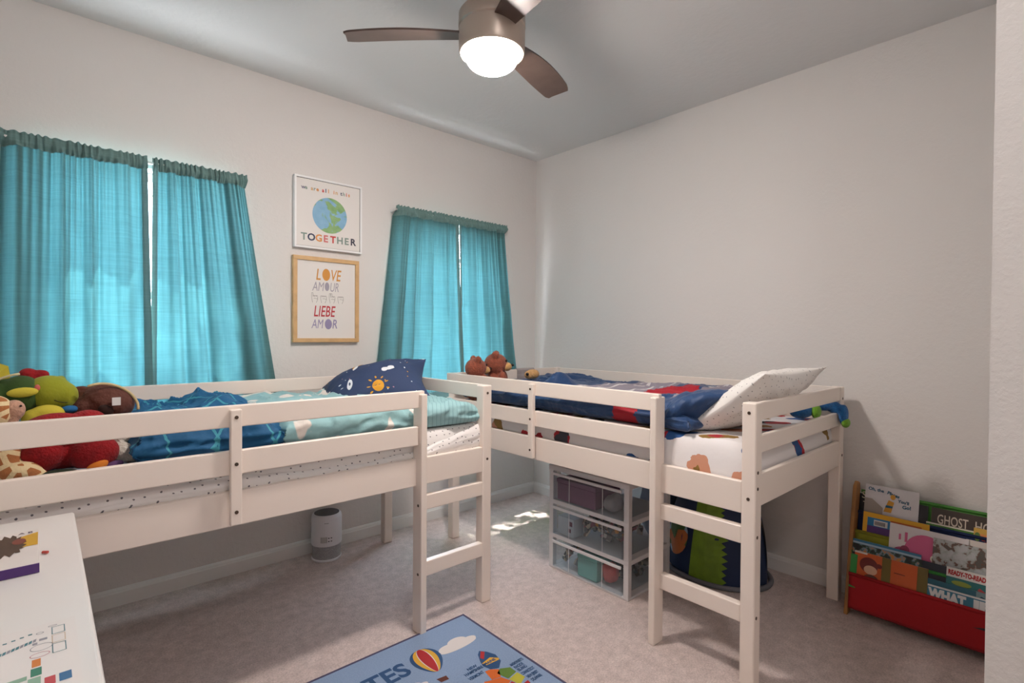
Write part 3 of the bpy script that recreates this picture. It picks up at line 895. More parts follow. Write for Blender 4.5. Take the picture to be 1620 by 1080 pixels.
# crocodile
CROC = M('dark_green_plush', '2f4a16', .9, bump=.5, bscale=120, bdist=.003, sheen=.05); LIME = M('lime_green_plush', '8a8f18', .9, bump=.5, bscale=120, bdist=.003, sheen=.1)
YLW = M('yellow_green_felt', 'c2b43a', .9, bump=.4, bscale=120, bdist=.003)
REDF = M('red_plush', '8e0812', .95, bump=.9, bscale=150, bdist=.006, var=.2, vscale=40, sheen=.05)
t = thing('plush_dinosaur', 'lime and dark green plush dinosaur lying on top of the toy pile', 'soft toy', (-3.08, -.86, .95))
blob('head', [((-3.035, -.86, 1.108), (.062, .055, .056)), ((-2.995, -.865, 1.095), (.035, .045, .045)), ((-3.005, -.84, 1.148), (.014, .014, .014))], LIME, t, .006, 4)
blob('body', [((-3.10, -.86, 1.105), (.055, .06, .062)), ((-3.15, -.85, 1.09), (.06, .06, .07)), ((-3.20, -.86, 1.07), (.07, .08, .09))], CROC, t, .007, 4)
MB().tube([(-3.185 + .012 * i, -.915 - .002 * i, 1.135 + .010 * i - .0006 * i * i) for i in range(8)], .004, 6).build('cream_seam', M('cream_felt', 'c9bd94', .9), t, smooth=True)
MB().ell((-3.095, -.920, 1.118), (.036, .008, .015), Matrix.Rotation(-.05, 3, 'Y')).build('belly_spike', YLW, t, smooth=True)
MB().add([(-3.18, -.90, 1.15), (-3.12, -.89, 1.16), (-3.125, -.90, 1.20), (-3.16, -.88, 1.215), (-3.15, -.86, 1.165)], [(0, 1, 2, 3), (0, 3, 4), (1, 4, 2), (2, 4, 3), (0, 4, 1)]) .build('ear', YLW, t, bevel=.004)
MB().ell((-3.062, -.915, 1.130), (.007, .004, .010)).build('eye', M('red_and_white_eye', 'c05a50', .4), t, smooth=True)
MB().tube([(-3.022 + .004 * i, -.912 + .001 * i, 1.088 - .0028 * i + .0002 * i * i) for i in range(9)], .0018, 6).build('mouth', M('dark_stitch', '3a3a10', .8), t, smooth=True)
t = blob('plush_toy', [((-3.085, -.80, 1.165), (.024, .022, .022)), ((-3.055, -.80, 1.162), (.025, .02, .018)), ((-3.07, -.80, 1.09), (.05, .04, .08))], REDF, None, .006, 3)
tag(t, 'small red plush tip poking up behind the green dinosaur', 'soft toy')
# brown plush
BR = M('brown_velour', '54281a', .8, bump=.8, bscale=30, bdist=.014, sheen=.05)
t = thing('plush_toy', 'brown plush toy with cream seam and white tag, right end of the toys', 'soft toy', (-2.90, -.86, .90))
blob('body', [((-2.885, -.86, 1.065), (.078, .075, .062), (0, .25, 0)), ((-2.94, -.86, 1.055), (.055, .06, .040), (0, -.5, 0)), ((-2.955, -.85, 1.10), (.030, .02, .025)), ((-2.87, -.86, .96), (.08, .07, .07))], BR, t, .006, 3)
arc = []
for i in range(18):
    a = 2.35 - i * .145
    arc.append((-2.885 + .080 * math.cos(a), -.905 + .012 * math.sin(a * 2), 1.066 + .064 * math.sin(a) - .25 * .08 * math.cos(a)))
MB().tube(arc, .0045, 8).build('cream_seam', M('cream_piping', 'c2ac80', .8), t, smooth=True)
MB().box(-2.880, -2.857, -.945, -.942, 1.062, 1.088, M4=None).build('tag', M('white_label_cloth', 'dcdad8', .7), t)
MB().ell((-2.895, -.932, 1.048), (.022, .008, .016), Matrix.Rotation(.5, 3, 'Y')).build('dark_patch', M('dark_brown_patch', '2c130b', .9), t, smooth=True)
# plain red furry plush
t = blob('plush_toy', [((-3.02, -.99, 1.005), (.085, .05, .052)), ((-2.945, -.97, 1.022), (.050, .045, .035)), ((-3.05, -1.0, .935), (.055, .05, .05)), ((-2.93, -1.01, .925), (.065, .05, .055)), ((-3.0, -.97, .93), (.09, .05, .05))], REDF, None, .006, 2)
tag(t, 'large plain red furry plush toy behind the guard rail of the left bed', 'soft toy')
t = blob('plush_toy', [((-2.885, -1.045, .885), (.028, .02, .013), (0, -.3, 0))], M('purple_plush', '5a3a66', .9), None, .004, 2)
tag(t, 'small purple soft toy foot under the red plush', 'soft toy')
t = blob('plush_toy', [((-2.925, -1.05, .890), (.030, .018, .016), (0, -.4, 0))], M('orange_plush', 'c8701c', .9), None, .004, 2)
tag(t, 'small orange plush toy squashed under the red plush', 'soft toy')
t = blob('plush_toy', [((-3.02, -1.05, .880), (.055, .02, .014))], M('dark_green_fabric', '1e2a18', .9), None, .004, 2)
tag(t, 'dark green plush toy flat on the sheet beneath the red plush', 'soft toy')
WF = M('white_long_fur', 'd8cdc0', .95, bump=1., bscale=110, bdist=.014, sheen=.4)
t = blob('plush_toy', [((-2.862, -.985, .915), (.035, .04, .032)), ((-2.838, -.99, .895), (.03, .03, .016)), ((-2.86, -.93, .96), (.035, .03, .035))], WF, None, .005, 1)
tag(t, 'white fluffy soft toy between the red plush and the blue quilt', 'soft toy')
t = blob('plush_toy', [((-3.04, -.91, 1.045), (.045, .03, .03)), ((-3.07, -.91, 1.035), (.03, .03, .03))], YLW, None, .005, 2)
tag(t, 'yellow green soft toy squeezed under the green dinosaur', 'soft toy')
t = blob('plush_toy', [((-2.985, -.90, 1.055), (.025, .02, .012))], M('blue_plush', '1f6296', .9), None, .004, 2)
tag(t, 'small blue soft toy between the dinosaur and the red plush', 'soft toy')
# giraffe
gf = NT('giraffe_plush')
gv = gf.n('TexVoronoi', {'Vector': gf.tc, 'Scale': 26, 'Randomness': .8}, feature='DISTANCE_TO_EDGE')
gf.color(gf.mix(gf.math('GREATER_THAN', gv.outputs['Distance'], .16), 'd9c49a', 'a5683c')); gf.p.inputs['Roughness'].default_value = .95
gf.bump(gf.n('TexNoise', {'Vector': gf.tc, 'Scale': 130}).outputs['Fac'], .6, .004)
SNOUT = fur('beige_pink_plush', 'b98f78', .12)
t = thing('plush_giraffe', 'giraffe plush toy with brown patches at the far left of the bed', 'soft toy', (-3.13, -1.0, .88))
blob('body', [((-3.15, -1.0, 1.07), (.04, .04, .05)), ((-3.165, -.99, 1.02), (.045, .04, .06)), ((-3.14, -1.0, .93), (.05, .045, .07)), ((-3.10, -1.04, .90), (.05, .03, .03)), ((-3.075, -1.045, .885), (.04, .02, .018))], gf.m, t, .006, 3)
blob('snout', [((-3.112, -1.0, 1.075), (.026, .028, .030)), ((-3.122, -1.0, 1.05), (.022, .024, .025))], SNOUT, t, .005, 3)
MB().ell((-3.097, -1.022, 1.088), (.003, .003, .003)).build('nostril', BLK, t, smooth=True)
blob('hoof', [((-3.12, -1.07, 1.026), (.034, .026, .020), (0, .1, 0))], SNOUT, t, .005, 3)
# blue and green frog-like plush at the near end of the right bed
BLU = fur('bright_blue_fur', '1d62a0', .2); GRN = fur('leaf_green_felt', '6fa32a', .1)
t = thing('plush_toy', 'blue plush toy with green paws dangling over the near end rail of the right bed', 'soft toy', (-.28, -2.17, .90))
blob('body', [((-.26, -2.16, .965), (.075, .06, .05)), ((-.38, -2.19, .955), (.085, .04, .036), (0, -.05, -.2)), ((-.19, -2.22, .97), (.05, .045, .03)), ((-.168, -2.262, .958), (.032, .03, .030)), ((-.160, -2.300, .925), (.036, .020, .052)), ((-.30, -2.215, .952), (.05, .03, .022))], BLU, t, .006, 3)
blob('paw', [((-.160, -2.310, .888), (.036, .018, .024))], GRN, t, .005, 2)
blob('paw', [((-.345, -2.238, .952), (.036, .020, .034))], GRN, t, .005, 2)
blob('chest', [((-.30, -2.205, .985), (.04, .03, .02))], GRN, t, .005, 2)

# ------------------------------------------------------------------ air purifier
PX, PY = -1.818, -.125
t = thing('air_purifier', 'small white cylindrical air purifier with black top on the carpet by the wall', 'air purifier', (PX, PY, 0))
WPL = M('white_gloss_plastic', 'dcdce0', .35)
MB().lathe([(0, .088), (.082, .088), (.084, .092), (.084, .240), (.081, .254), (.072, .264), (.0705, .262), (.0, .262)], (PX, PY, 0), cap=False, n=64).build('body', WPL, t, auto=40)
MB().lathe([(0, .2625), (.069, .2625), (.069, .2640), (0, .2640)], (PX, PY, 0), cap=False, n=64).build('top_panel', M('black_gloss_top', '1f2228', .25), t, auto=40)
ms = NT('grey_filter_mesh')
cv = ms.n('TexVoronoi', {'Vector': ms.tc, 'Scale': 260}).outputs['Distance']
ms.color(ms.mix(cv, '77777a', 'b0b0b2')); ms.p.inputs['Roughness'].default_value = .5
MB().lathe([(0, .012), (.079, .012), (.079, .088), (0, .088)], (PX, PY, 0), cap=False, n=64).build('filter_grille', ms.m, t, auto=40)
MB().lathe([(0, 0), (.080, 0), (.083, .004), (.083, .011), (.080, .014), (0, .014)], (PX, PY, 0), cap=False, n=64).build('base_ring', WPL, t, auto=40)
def cylF(u, v, w):  # wrap a label on the cylinder, facing the camera
    a0 = math.atan2(CAM.y - PY, CAM.x - PX); a = a0 + u / .084
    return Vector((PX + (.0843 + w) * math.cos(a), PY + (.0843 + w) * math.sin(a), v))
lb_ = MB()
for a in ((-.034, .112, .004, .146, 0),):
    n = 8
    for i in range(n):
        ua = a[0] + (a[2] - a[0]) * i / n; ub = a[0] + (a[2] - a[0]) * (i + 1) / n
        lb_.poly([(ua, a[1]), (ub, a[1]), (ub, a[3]), (ua, a[3])], .0001, 0, cylF)
for k in range(5):
    lb_.poly([(-.030, .118 + k * .006), (.0, .118 + k * .006), (.0, .1195 + k * .006), (-.030, .1195 + k * .006)], .0004, 1, cylF)
for (u, v) in ((.012, .138), (.026, .138), (.012, .120), (.026, .120)):
    lb_.poly([(u - .004, v - .003), (u + .004, v - .003), (u + .004, v + .003), (u - .004, v + .003)], .0004, 1, cylF)
for k in range(6):
    lb_.poly([(-.012 + k * .004, .222), (-.0095 + k * .004, .222), (-.0095 + k * .004, .2255), (-.012 + k * .004, .2255)], .0004, 1, cylF)
lb_.build('sticker', [M('grey_sticker', 'b4b4b4', .6), M('dark_sticker_print', '4c4c52', .6)], t)

# ------------------------------------------------------------------ clear drawer unit
def clear(name, col, a):
    c = NT(name)
    tr = c.n('BsdfTransparent', {'Color': (*srgb(col), 1)}); d = c.n('BsdfPrincipled', {'Base Color': (*srgb('cdd2d6'), 1), 'Roughness': .25})
    mx = c.n('MixShader', {0: a, 1: tr.outputs[0], 2: d.outputs[0]})
    c.link(mx.outputs[0], c.out.inputs['Surface'])
    return c.m
CLEAR = clear('clear_plastic', 'f8fafb', .07)
FRAMEP = M('grey_white_plastic', 'cfcccd', .4)
DX0, DX1, DY0, DY1 = -.925, -.545, -1.600, -1.062
dt = thing('drawer_unit', 'three-tier grey white storage unit with clear plastic drawers under the right bed', 'drawer unit', ((DX0 + DX1) / 2, (DY0 + DY1) / 2, 0))
fr = MB(); tk = .032
zs = [.0, .185, .375, .575]
for (xa, ya) in ((DX0, DY0), (DX0, DY1 - tk), (DX1 - tk, DY0), (DX1 - tk, DY1 - tk)):
    fr.box(xa + .001, xa + tk - .001, ya + .001, ya + tk - .001, 0, .56)
fr.box(DX0, DX1, DY0, DY1, 0, .014); fr.box(DX0, DX1, DY0, DY1, .172, .196); fr.box(DX0, DX1, DY0, DY1, .362, .386)
fr.build('frame', FRAMEP, dt, bevel=.003)
MB().box(DX0 - .004, DX1 + .002, DY0 - .004, DY1 + .004, .548, .578).build('top', FRAMEP, dt, bevel=.006, seg=3)
for k, (z0, z1) in enumerate(((.016, .168), (.198, .358), (.388, .545))):
    a, b, c_0, d_ = DX0 - .006, DX1 - .04, DY0 + .036, DY1 - .036
    dr = MB(); w = .003
    dr.box(a, a + w, c_0, d_, z0, z1).box(b - w, b, c_0, d_, z0, z1 - .02).box(a + w, b - w, c_0, c_0 + w, z0, z1 - .02).box(a + w, b - w, d_ - w, d_, z0, z1 - .02).box(a + w, b - w, c_0 + w, d_ - w, z0, z0 + w)
    do = dr.build('drawer', CLEAR, dt)
    MB().box(a - .010, a - .0005, c_0, d_, z1 - .018, z1 - .004).build('drawer_lip', FRAMEP, do, bevel=.002)
    for yy in (c_0 + .12, d_ - .12):
        MB().box(a - .0015, a - .0003, yy - .0015, yy + .0015, z0 + .003, z1 - .02).build('drawer_rib', FRAMEP, do)
def carton(lab, x0, x1, y0, y1, z0, z1, mat, cat='box', nm='storage_box'):
    t = MB().box(x0, x1, y0, y1, z0, z1).build(nm, mat, None, bevel=.003)
    return tag(t, lab, cat)
PUR = M('purple_card', '6d3f5e', .6); TEA = M('teal_card', '5f9c98', .6)
bx = thing('storage_box', 'purple box in the top clear drawer', 'box', (-.80, -1.24, .392))
MB().box(-.915, -.70, -1.385, -1.115, .3915, .485).build('body', PUR, bx, bevel=.003)
MB().box(-.918, -.697, -1.388, -1.112, .4852, .508).build('lid', PUR, bx, bevel=.003)
bx = thing('storage_box', 'teal box standing in the middle of the bottom clear drawer', 'box', (-.84, -1.33, .02))
MB().box(-.918, -.75, -1.40, -1.27, .0195, .118).build('body', TEA, bx, bevel=.003)
MB().box(-.920, -.748, -1.402, -1.268, .1182, .135).build('lid', TEA, bx, bevel=.003)
def crumple(lab, c, r, mat, nm='cloth_bundle', cat='cloth'):
    o = MB().ell(c, r, nu=28, nv=18).build(nm, mat, None, smooth=True)
    for q in o.data.vertices:
        d = (q.co - Vector(c)); q.co = Vector(c) + d * (1 + .30 * fbm(q.co.x, q.co.y, q.co.z * 20, 28))
    return tag(o, lab, cat)
crumple('red fabric bundle in the bottom clear drawer', (-.87, -1.455, .075), (.042, .042, .052), M('red_nylon', 'a8302c', .6))
crumple('grey crumpled bag at the right of the top clear drawer', (-.86, -1.455, .440), (.05, .05, .045), M('grey_poly_bag', '8b888c', .4), 'plastic_bag', 'bag')
tb_ = NT('assorted_toy_colours')
tv = tb_.n('TexVoronoi', {'Vector': tb_.tc, 'Scale': 38}); tr_ = tb_.n('ValToRGB', {'Fac': tb_.n('SeparateColor', {0: tv.outputs['Color']}).outputs[0]}); tr_.color_ramp.interpolation = 'CONSTANT'
els = tr_.color_ramp.elements; els[0].color = (*srgb('3c3a38'), 1); els[1].position = .2; els[1].color = (*srgb('8d8a86'), 1)
for pos, cc in ((.38, '5a4a3c'), (.55, 'b9ab97'), (.7, '4b5a5e'), (.83, 'b3782c'), (.93, '8c4a5a')):
    q = els.new(pos); q.color = (*srgb(cc), 1)
tb_.color(tr_.outputs['Color']); tb_.p.inputs['Roughness'].default_value = .5
def heap(lab, x0, x1, y0, y1, z0, h, n, seed, s=.022):
    r = random.Random(seed); mb = MB()
    for i in range(n):
        x, y = r.uniform(x0, x1), r.uniform(y0, y1); z = z0 + s + r.random() ** .7 * h
        R = Matrix.Rotation(r.uniform(0, 3), 4, Vector((r.random(), r.random(), r.random())).normalized()); R.translation = (x, y, z)
        if r.random() < .55:
            a = [r.uniform(.5, 1.2) * s for _ in range(3)]
            mb.box(-a[0], a[0], -a[1], a[1], -a[2], a[2], M4=R)
        else:
            mb.lathe([(s * .35, -s), (s * .6, -s * .5), (s * .35, s), (.1 * s, s * 1.2)], n=10, M4=R)
    o = mb.build('toy_heap', tb_.m, None, bevel=.002)
    tag(o, lab, 'toys'); o['kind'] = 'stuff'
    return o
heap('jumble of small grey and brown toys in the middle clear drawer', -.89, -.64, -1.50, -1.24, .203, .075, 60, 3, .020)
heap('jumble of small dark toys at the left of the bottom clear drawer', -.89, -.66, -1.245, -1.13, .020, .07, 34, 4, .018)
heap('jumble of small toys behind the red bundle in the bottom clear drawer', -.80, -.62, -1.53, -1.42, .020, .07, 24, 6, .018)
ca = thing('storage_box', 'pale printed box at the left of the middle clear drawer', 'box', (-.88, -1.17, .202))
MB().box(-.912, -.83, -1.235, -1.12, .2015, .300).build('body', M('pale_blue_card', 'a9b4bd', .6), ca, bevel=.002)
MB().box(-.9126, -.9121, -1.225, -1.205, .26, .285).box(-.9126, -.9121, -1.215, -1.195, .225, .245).build('printed_patch', M('maroon_print', '5c3444', .6), ca)
# soft bag lying on the unit
bgm = NT('blue_yellow_fabric'); bx_ = bgm.n('TexWave', {'Vector': bgm.coords(rot=(.3, 0, 1)), 'Scale': 3}).outputs['Fac']
bgm.color(bgm.mix(bgm.math('GREATER_THAN', bx_, .72), '51708c', 'a9a83a')); bgm.p.inputs['Roughness'].default_value = .8
bgo = slab(-.915, -.62, -1.54, -1.07, .5790, lambda x, y: .608 + .008 * fbm(x, y, 3, 8), 'folded_mat', [bgm.m], r=.03, nx=40, ny=40)
tag(bgo, 'blue and yellow folded fabric mat lying on top of the drawer unit', 'mat')

# ------------------------------------------------------------------ play tent / dome with green spikes under the right bed
DN = M('dark_navy_nylon', '14284a', .6, bump=.3, bscale=12, bdist=.01)
GRS = M('grass_green_nylon', '6c8a1e', .6, var=.2, vscale=14, bump=.3, bscale=20, bdist=.006)
GHEM = M('grey_hem', '66666c', .8)
dome = thing('play_dome', 'navy dome-shaped play pod with a spiky green stripe on the carpet under the right bed', 'play dome', (-.262, -1.715, 0))
DC = Vector((-.262, -1.715, 0)); DR = (.215, .27, .49)
def dome_pt(a, b, off=0.):  # a: azimuth, b: 0 bottom..1 top
    prof = math.cos(b * PI / 2) ** .55; zz = math.sin(b * PI / 2)
    w = 1 + .035 * fbm(math.cos(a) * 2, math.sin(a) * 2 + b, 3, 1.4)
    return DC + Vector(((DR[0] * prof * w + off) * math.cos(a), (DR[1] * prof * w + off) * math.sin(a), .02 + (DR[2] + off) * zz))
mb = MB().grid(lambda u, v: dome_pt(2 * PI * u, v), 64, 28)
mb.build('shell', DN, dome, smooth=True, weld=True)
AG = math.atan2(CAM.y - DC.y, CAM.x - DC.x)  # azimuth of the side with the stripe
gs = MB(); n = 40
a0, a1 = AG - .62, AG + .02
vs = []
for i in range(n + 1):
    b = i / n * .95
    sp = (.16 if i % 2 else 0) * (.5 + .5 * random.random())
    vs += [dome_pt(a0 * 1 + .06 * math.sin(b * 4), b, .004), dome_pt((a0 + a1) / 2, b, .007), dome_pt(a1 + sp, b, .004)]
gs.add(vs, [(3 * i + k, 3 * i + k + 1, 3 * i + k + 4, 3 * i + k + 3) for i in range(n) for k in (0, 1)])
gs.build('spiky_stripe', GRS, dome)
hm = MB().tube([DC + Vector((.228 * math.cos(2 * PI * i / 48), .285 * math.sin(2 * PI * i / 48), .014)) for i in range(49)], .013, 8)
hm.build('hem', GHEM, dome, smooth=True)
wp = MB()
wa = AG - 1.05
def winpt(u, v):
    r = math.sqrt(u * u + v * v)
    return dome_pt(wa + u, .26 + v, .006)
vs = [winpt(0, 0)] + [winpt(.36 * math.cos(2 * PI * i / 24), .16 * math.sin(2 * PI * i / 24)) for i in range(24)]
wp.add(vs, [(0, 1 + i, 1 + (i + 1) % 24) for i in range(24)])
pw = NT('printed_window'); pv = pw.n('TexVoronoi', {'Vector': pw.tc, 'Scale': 17}); pr2 = pw.n('ValToRGB', {'Fac': pw.n('SeparateColor', {0: pv.outputs['Color']}).outputs[1]}); pr2.color_ramp.interpolation = 'CONSTANT'
els = pr2.color_ramp.elements; els[0].color = (*srgb('9ab0bc'), 1); els[1].position = .35; els[1].color = (*srgb('b8642c'), 1)
for pos, cc in ((.55, '4b6a30'), (.75, 'c2c6cc')):
    q = els.new(pos); q.color = (*srgb(cc), 1)
pw.color(pr2.outputs['Color'])
wp.build('printed_window', pw.m, dome)
yl = MB(); vs = []
for i in range(11):
    b = .12 + i * .05
    vs += [dome_pt(AG + 1.15, b, .006), dome_pt(AG + 1.75, b, .006)]
yl.add(vs, [(2 * i, 2 * i + 1, 2 * i + 3, 2 * i + 2) for i in range(10)])
yl.build('yellow_panel', M('yellow_nylon', 'c9a018', .6), dome, smooth=True)
bagm = M('slate_blue_fabric', '43566e', .8, bump=.5, bscale=10, bdist=.02)
o = MB().ell((-.165, -1.30, .235), (.13, .12, .235), nu=36, nv=24).build('cushion', bagm, None, smooth=True)
for q in o.data.vertices:
    q.co.x += .03 * fbm(q.co.x, q.co.y, q.co.z * 4, 6); q.co.y += .03 * fbm(q.co.y, q.co.x, q.co.z * 4 + 3, 6)
    q.co.z = max(.002, q.co.z)
tag(o, 'slate blue floor cushion leaning on the wall between drawer unit and play dome', 'cushion')

# ------------------------------------------------------------------ sling bookcase and books
BWOOD = M('honey_pine', '9a6a38', .5, var=.2, vscale=12)
BY0, BY1 = -2.335, -2.930
bk = thing('sling_bookcase', 'children\'s sling bookcase with red, green, yellow and blue fabric pockets against the right wall', 'bookcase', (-.13, -2.63, 0))
def panel(y):
    n = Vector((.155, 0, .60)).normalized()
    vs = []
    for yy in (y, y - .016):
        for (x, z) in ((-.250, 0), (-.200, 0), (-.062, .560), (-.068, .592), (-.096, .602), (-.128, .585)):
            vs.append((x, yy, z))
    m_ = MB(); m_.add(vs, [(0, 1, 2, 3, 4, 5)[::-1], (6, 7, 8, 9, 10, 11)] + [(i, (i + 1) % 6, 6 + (i + 1) % 6, 6 + i) for i in range(6)])
    m_.box(-.055, -.02, y - .016, y, 0, .50)
    m_.build('side_panel', BWOOD, bk, bevel=.003)
panel(BY0); panel(BY1 + .016)
TIERS = [(-.040, .545, '4c8a3c', 'green_canvas'), (-.095, .455, '12244e', 'navy_canvas'), (-.140, .372, '8a8a26', 'olive_yellow_canvas'), (-.183, .285, '2f7a34', 'leaf_green_canvas'), (-.228, .192, 'a3101a', 'red_canvas')]
for i, (xe, ze, c, nm) in enumerate(TIERS):
    mt = M(nm, c, .85, bump=.3, bscale=14, bdist=.006)
    ya, yb = BY0 - .017, BY1 + .017
    def pk(u, v, xe=xe, ze=ze, last=(i == 4)):
        y = ya + (yb - ya) * u
        dp = .155 if last else .13
        if v < .5:
            t = v / .5; return (xe - .016 * t - .006 * math.sin(PI * t) * math.sin(PI * u), y, ze - dp * t)
        t = (v - .5) / .5
        return (xe - .016 + .040 * math.sin(t * PI / 2) + .016 * t, y, ze - dp - .010 * math.sin(PI * t) + .10 * t)
    mb = MB().grid(pk, 30, 24)
    so = mb.build('fabric_pocket', mt, bk, smooth=True)
    md = so.modifiers.new('solid', 'SOLIDIFY'); md.thickness = .002
    MB().cyl((xe, ya + .002, ze), (xe, yb - .002, ze), .0075, n=14).build('rod_sleeve', mt, bk, smooth=True)
LN = Vector((.22, 0, .975)).normalized(); BN = Vector((-.975, 0, .22)).normalized()
def book(lab, y0, y1, ztop, tier, off, h, th, cover, decor=(), mats=(), nm='picture_book', cat='book'):
    """front cover faces the room; (u, v): u from the left edge, v up from the bottom"""
    w = y0 - y1
    xe, ze = TIERS[tier][0], TIERS[tier][1]
    top = Vector((xe + off + (ztop - ze) * .2256, y0, ztop)); org = top - LN * h
    F = lambda u, v, z: org + Vector((0, -u, 0)) + LN * v + BN * z
    mb = MB()
    vs = [F(u, v, z) for z in (-th, 0) for v in (0, h) for u in (0, w)]
    mb.add(vs, [(0, 1, 3, 2), (4, 6, 7, 5), (0, 4, 5, 1), (2, 3, 7, 6), (0, 2, 6, 4), (1, 5, 7, 3)])
    e = .0004
    mb.add([F(.002, h + e, -th + .0015), F(w - .002, h + e, -th + .0015), F(w - .002, h + e, -.0015), F(.002, h + e, -.0015)], [(0, 1, 2, 3)], 1)
    z = .0003
    for d in decor:
        z += .0003
        if d[0] == 'r': mb.poly([(d[1], d[2]), (d[3], d[2]), (d[3], d[4]), (d[1], d[4])], z, d[5], F)
        if d[0] == 'e': mb.poly(circ(d[1], d[2], d[3], d[4], 28, d[6] if len(d) > 6 else 0), z, d[5], F)
        if d[0] == 'p': mb.poly(d[1], z, d[2], F)
        if d[0] == 't': mb.text(d[1], F, d[2], d[3], d[4], z, d[5], width=d[6] if len(d) > 6 else None, bold=d[7] if len(d) > 7 else .02)
        if d[0] == 'tv':  # text turned a quarter: reads downwards
            F2 = lambda a, b, c, o=(d[2], d[3]): F(o[0] + b, o[1] - a, c)
            mb.text(d[1], F2, 0, 0, d[4], z, d[5], width=d[6] if len(d) > 6 else None, bold=.05)
        if d[0] == 'ta':  # slanted text
            ca, sa = math.cos(d[6]), math.sin(d[6])
            F3 = lambda a, b, c, o=(d[2], d[3]), ca=ca, sa=sa: F(o[0] + a * ca - b * sa, o[1] + a * sa + b * ca, c)
            mb.text(d[1], F3, 0, 0, d[4], z, d[5], bold=.04)
    o = mb.build(nm, [cover, M('book_page_edge', 'd8d2c4', .8)] + list(mats))
    tag(o, lab, cat, 'picture books in the sling bookcase')
    return o
g = lambda n, c, r=.35: M('cover_' + n, c, r)
# blue pocket
book('black book with pale lettering at the top left corner of the bookcase, mostly hidden', -2.345, -2.615, .536, 1, .020, .19, .005, g('black', '15161c'), [('t', 'S', .012, .170, .032, 2, None, .0), ('t', 'T', .018, .128, .028, 2, None, .0)], [g('cream', 'cfc6ae')])
book('white book titled Oh, the Places You\'ll Go!, standing tallest in the bookcase', -2.372, -2.582, .588, 1, .008, .23, .010, g('white', 'cfcdd0'),
     [('ta', 'Oh, the', .012, .205, .014, 2, -.05), ('ta', 'Places', .088, .200, .014, 2, -.25), ('ta', "You'll", .130, .170, .013, 2, -.08), ('ta', 'Go!', .150, .145, .015, 2, .05),
      ('p', [(.0, .165), (.03, .165), (.075, .13), (.075, .10), (.0, .10)], 3), ('p', [(.078, .115), (.108, .115), (.118, .165), (.096, .172)], 4), ('p', [(.084, .135), (.112, .137), (.114, .147), (.087, .147)], 2), ('e', .112, .188, .010, .012, 4)],
     [g('blue_ink', '1e5a78'), g('warm_grey', '9a9088'), g('mustard', 'c8902a')])
book('dark brown book titled GHOST HOUSE under the green rod', -2.628, -2.905, .538, 1, .012, .20, .006, g('ghost', '3c3029'), [('t', 'GHOST', .022, .135, .040, 2, .105, .01), ('t', 'HOUSE', .150, .135, .040, 2, .110, .01)], [g('bone', 'cbbfae')])
book('green leafy book with a white top edge below the GHOST title', -2.612, -2.780, .474, 1, .006, .14, .008, g('leaf', '3f7a22'), [('r', 0, .134, .168, .14, 2), ('e', .11, .115, .045, .012, 3), ('e', .06, .122, .02, .006, 4)], [g('offwhite', 'd8d4c4'), g('lime', '86a62c'), g('dark_leaf', '234a1a')])
book('small yellow and orange book lettered the little at the right end of the upper pockets', -2.775, -2.900, .492, 1, -.001, .11, .006, g('straw', 'c9a045'), [('r', .02, .055, .13, .088, 2), ('t', 'the little', .024, .062, .015, 3, .09, .03), ('e', .012, .075, .010, .018, 4)], [g('peach', 'd98a4a'), g('brick', 'a83020'), g('moss', '5f7a3a')])
# yellow pocket
bars = [('r', .048 + i * .0048, .137, .0505 + i * .0048, .155, 5) for i in range(9)]
book('bright yellow book with a blue and purple panel and a barcode', -2.377, -2.628, .466, 2, .010, .19, .010, g('yellow', 'd9a21c'), [('r', .018, .03, .20, .168, 2), ('r', .018, .03, .20, .130, 3), ('r', .044, .133, .098, .160, 4)] + bars + [('r', .11, .165, .225, .172, 6)],
     [g('sky', '2076a8'), g('violet', '4a2668'), g('barcode_white', 'd8d8d8'), g('barcode_black', '26262a'), g('burnt', 'b85a14')])
# green pocket
book('white book with a big pink round creature and purple sideways Ki lettering', -2.488, -2.765, .446, 3, .014, .20, .006, g('white2', 'd4cecf'), [('e', .135, .095, .078, .082, 2), ('e', .050, .060, .04, .045, 3), ('e', .060, .092, .018, .022, 4), ('r', .058, .130, .068, .172, 2), ('r', .036, .135, .044, .160, 2), ('e', .172, .085, .020, .018, 1), ('e', .172, .085, .014, .013, 5), ('p', [(.195, .150), (.228, .140), (.230, .125), (.222, .125), (.220, .134), (.195, .142)], 2), ('tv', 'Ki', .222, .178, .045, 6, .075)],
     [g('pink', 'c85a86'), g('rose', 'b04a74'), g('deep_rose', '8c3050'), g('dark_green_eye', '1c3a26'), g('purple_ink', '43267a')])
book('cream book with a small yellow chick at the right, behind the pink book', -2.755, -2.900, .446, 3, .021, .17, .005, g('cream_cover', 'd5ccc4'), [('e', .125, .115, .012, .016, 2), ('r', .02, .125, .08, .129, 3)], [g('chick', 'c9992a'), g('faint_line', 'a89a92')])
an = NT('cover_grey_animals'); av = an.n('TexVoronoi', {'Vector': an.tc, 'Scale': 24}); ar = an.n('ValToRGB', {'Fac': an.n('TexNoise', {'Vector': an.tc, 'Scale': 34, 'Detail': 3}).outputs['Fac']})
els = ar.color_ramp.elements; els[0].position = .38; els[0].color = (*srgb('55504a'), 1); els[1].position = .58; els[1].color = (*srgb('b0b2b4'), 1)
q = els.new(.43); q.color = (*srgb('6a4436'), 1); q = els.new(.47); q.color = (*srgb('9aa09c'), 1)
an.color(ar.outputs['Color']); an.p.inputs['Roughness'].default_value = .3
book('glossy grey book crowded with spotted animals, in front of the pink book', -2.648, -2.900, .426, 3, .007, .17, .006, an.m)
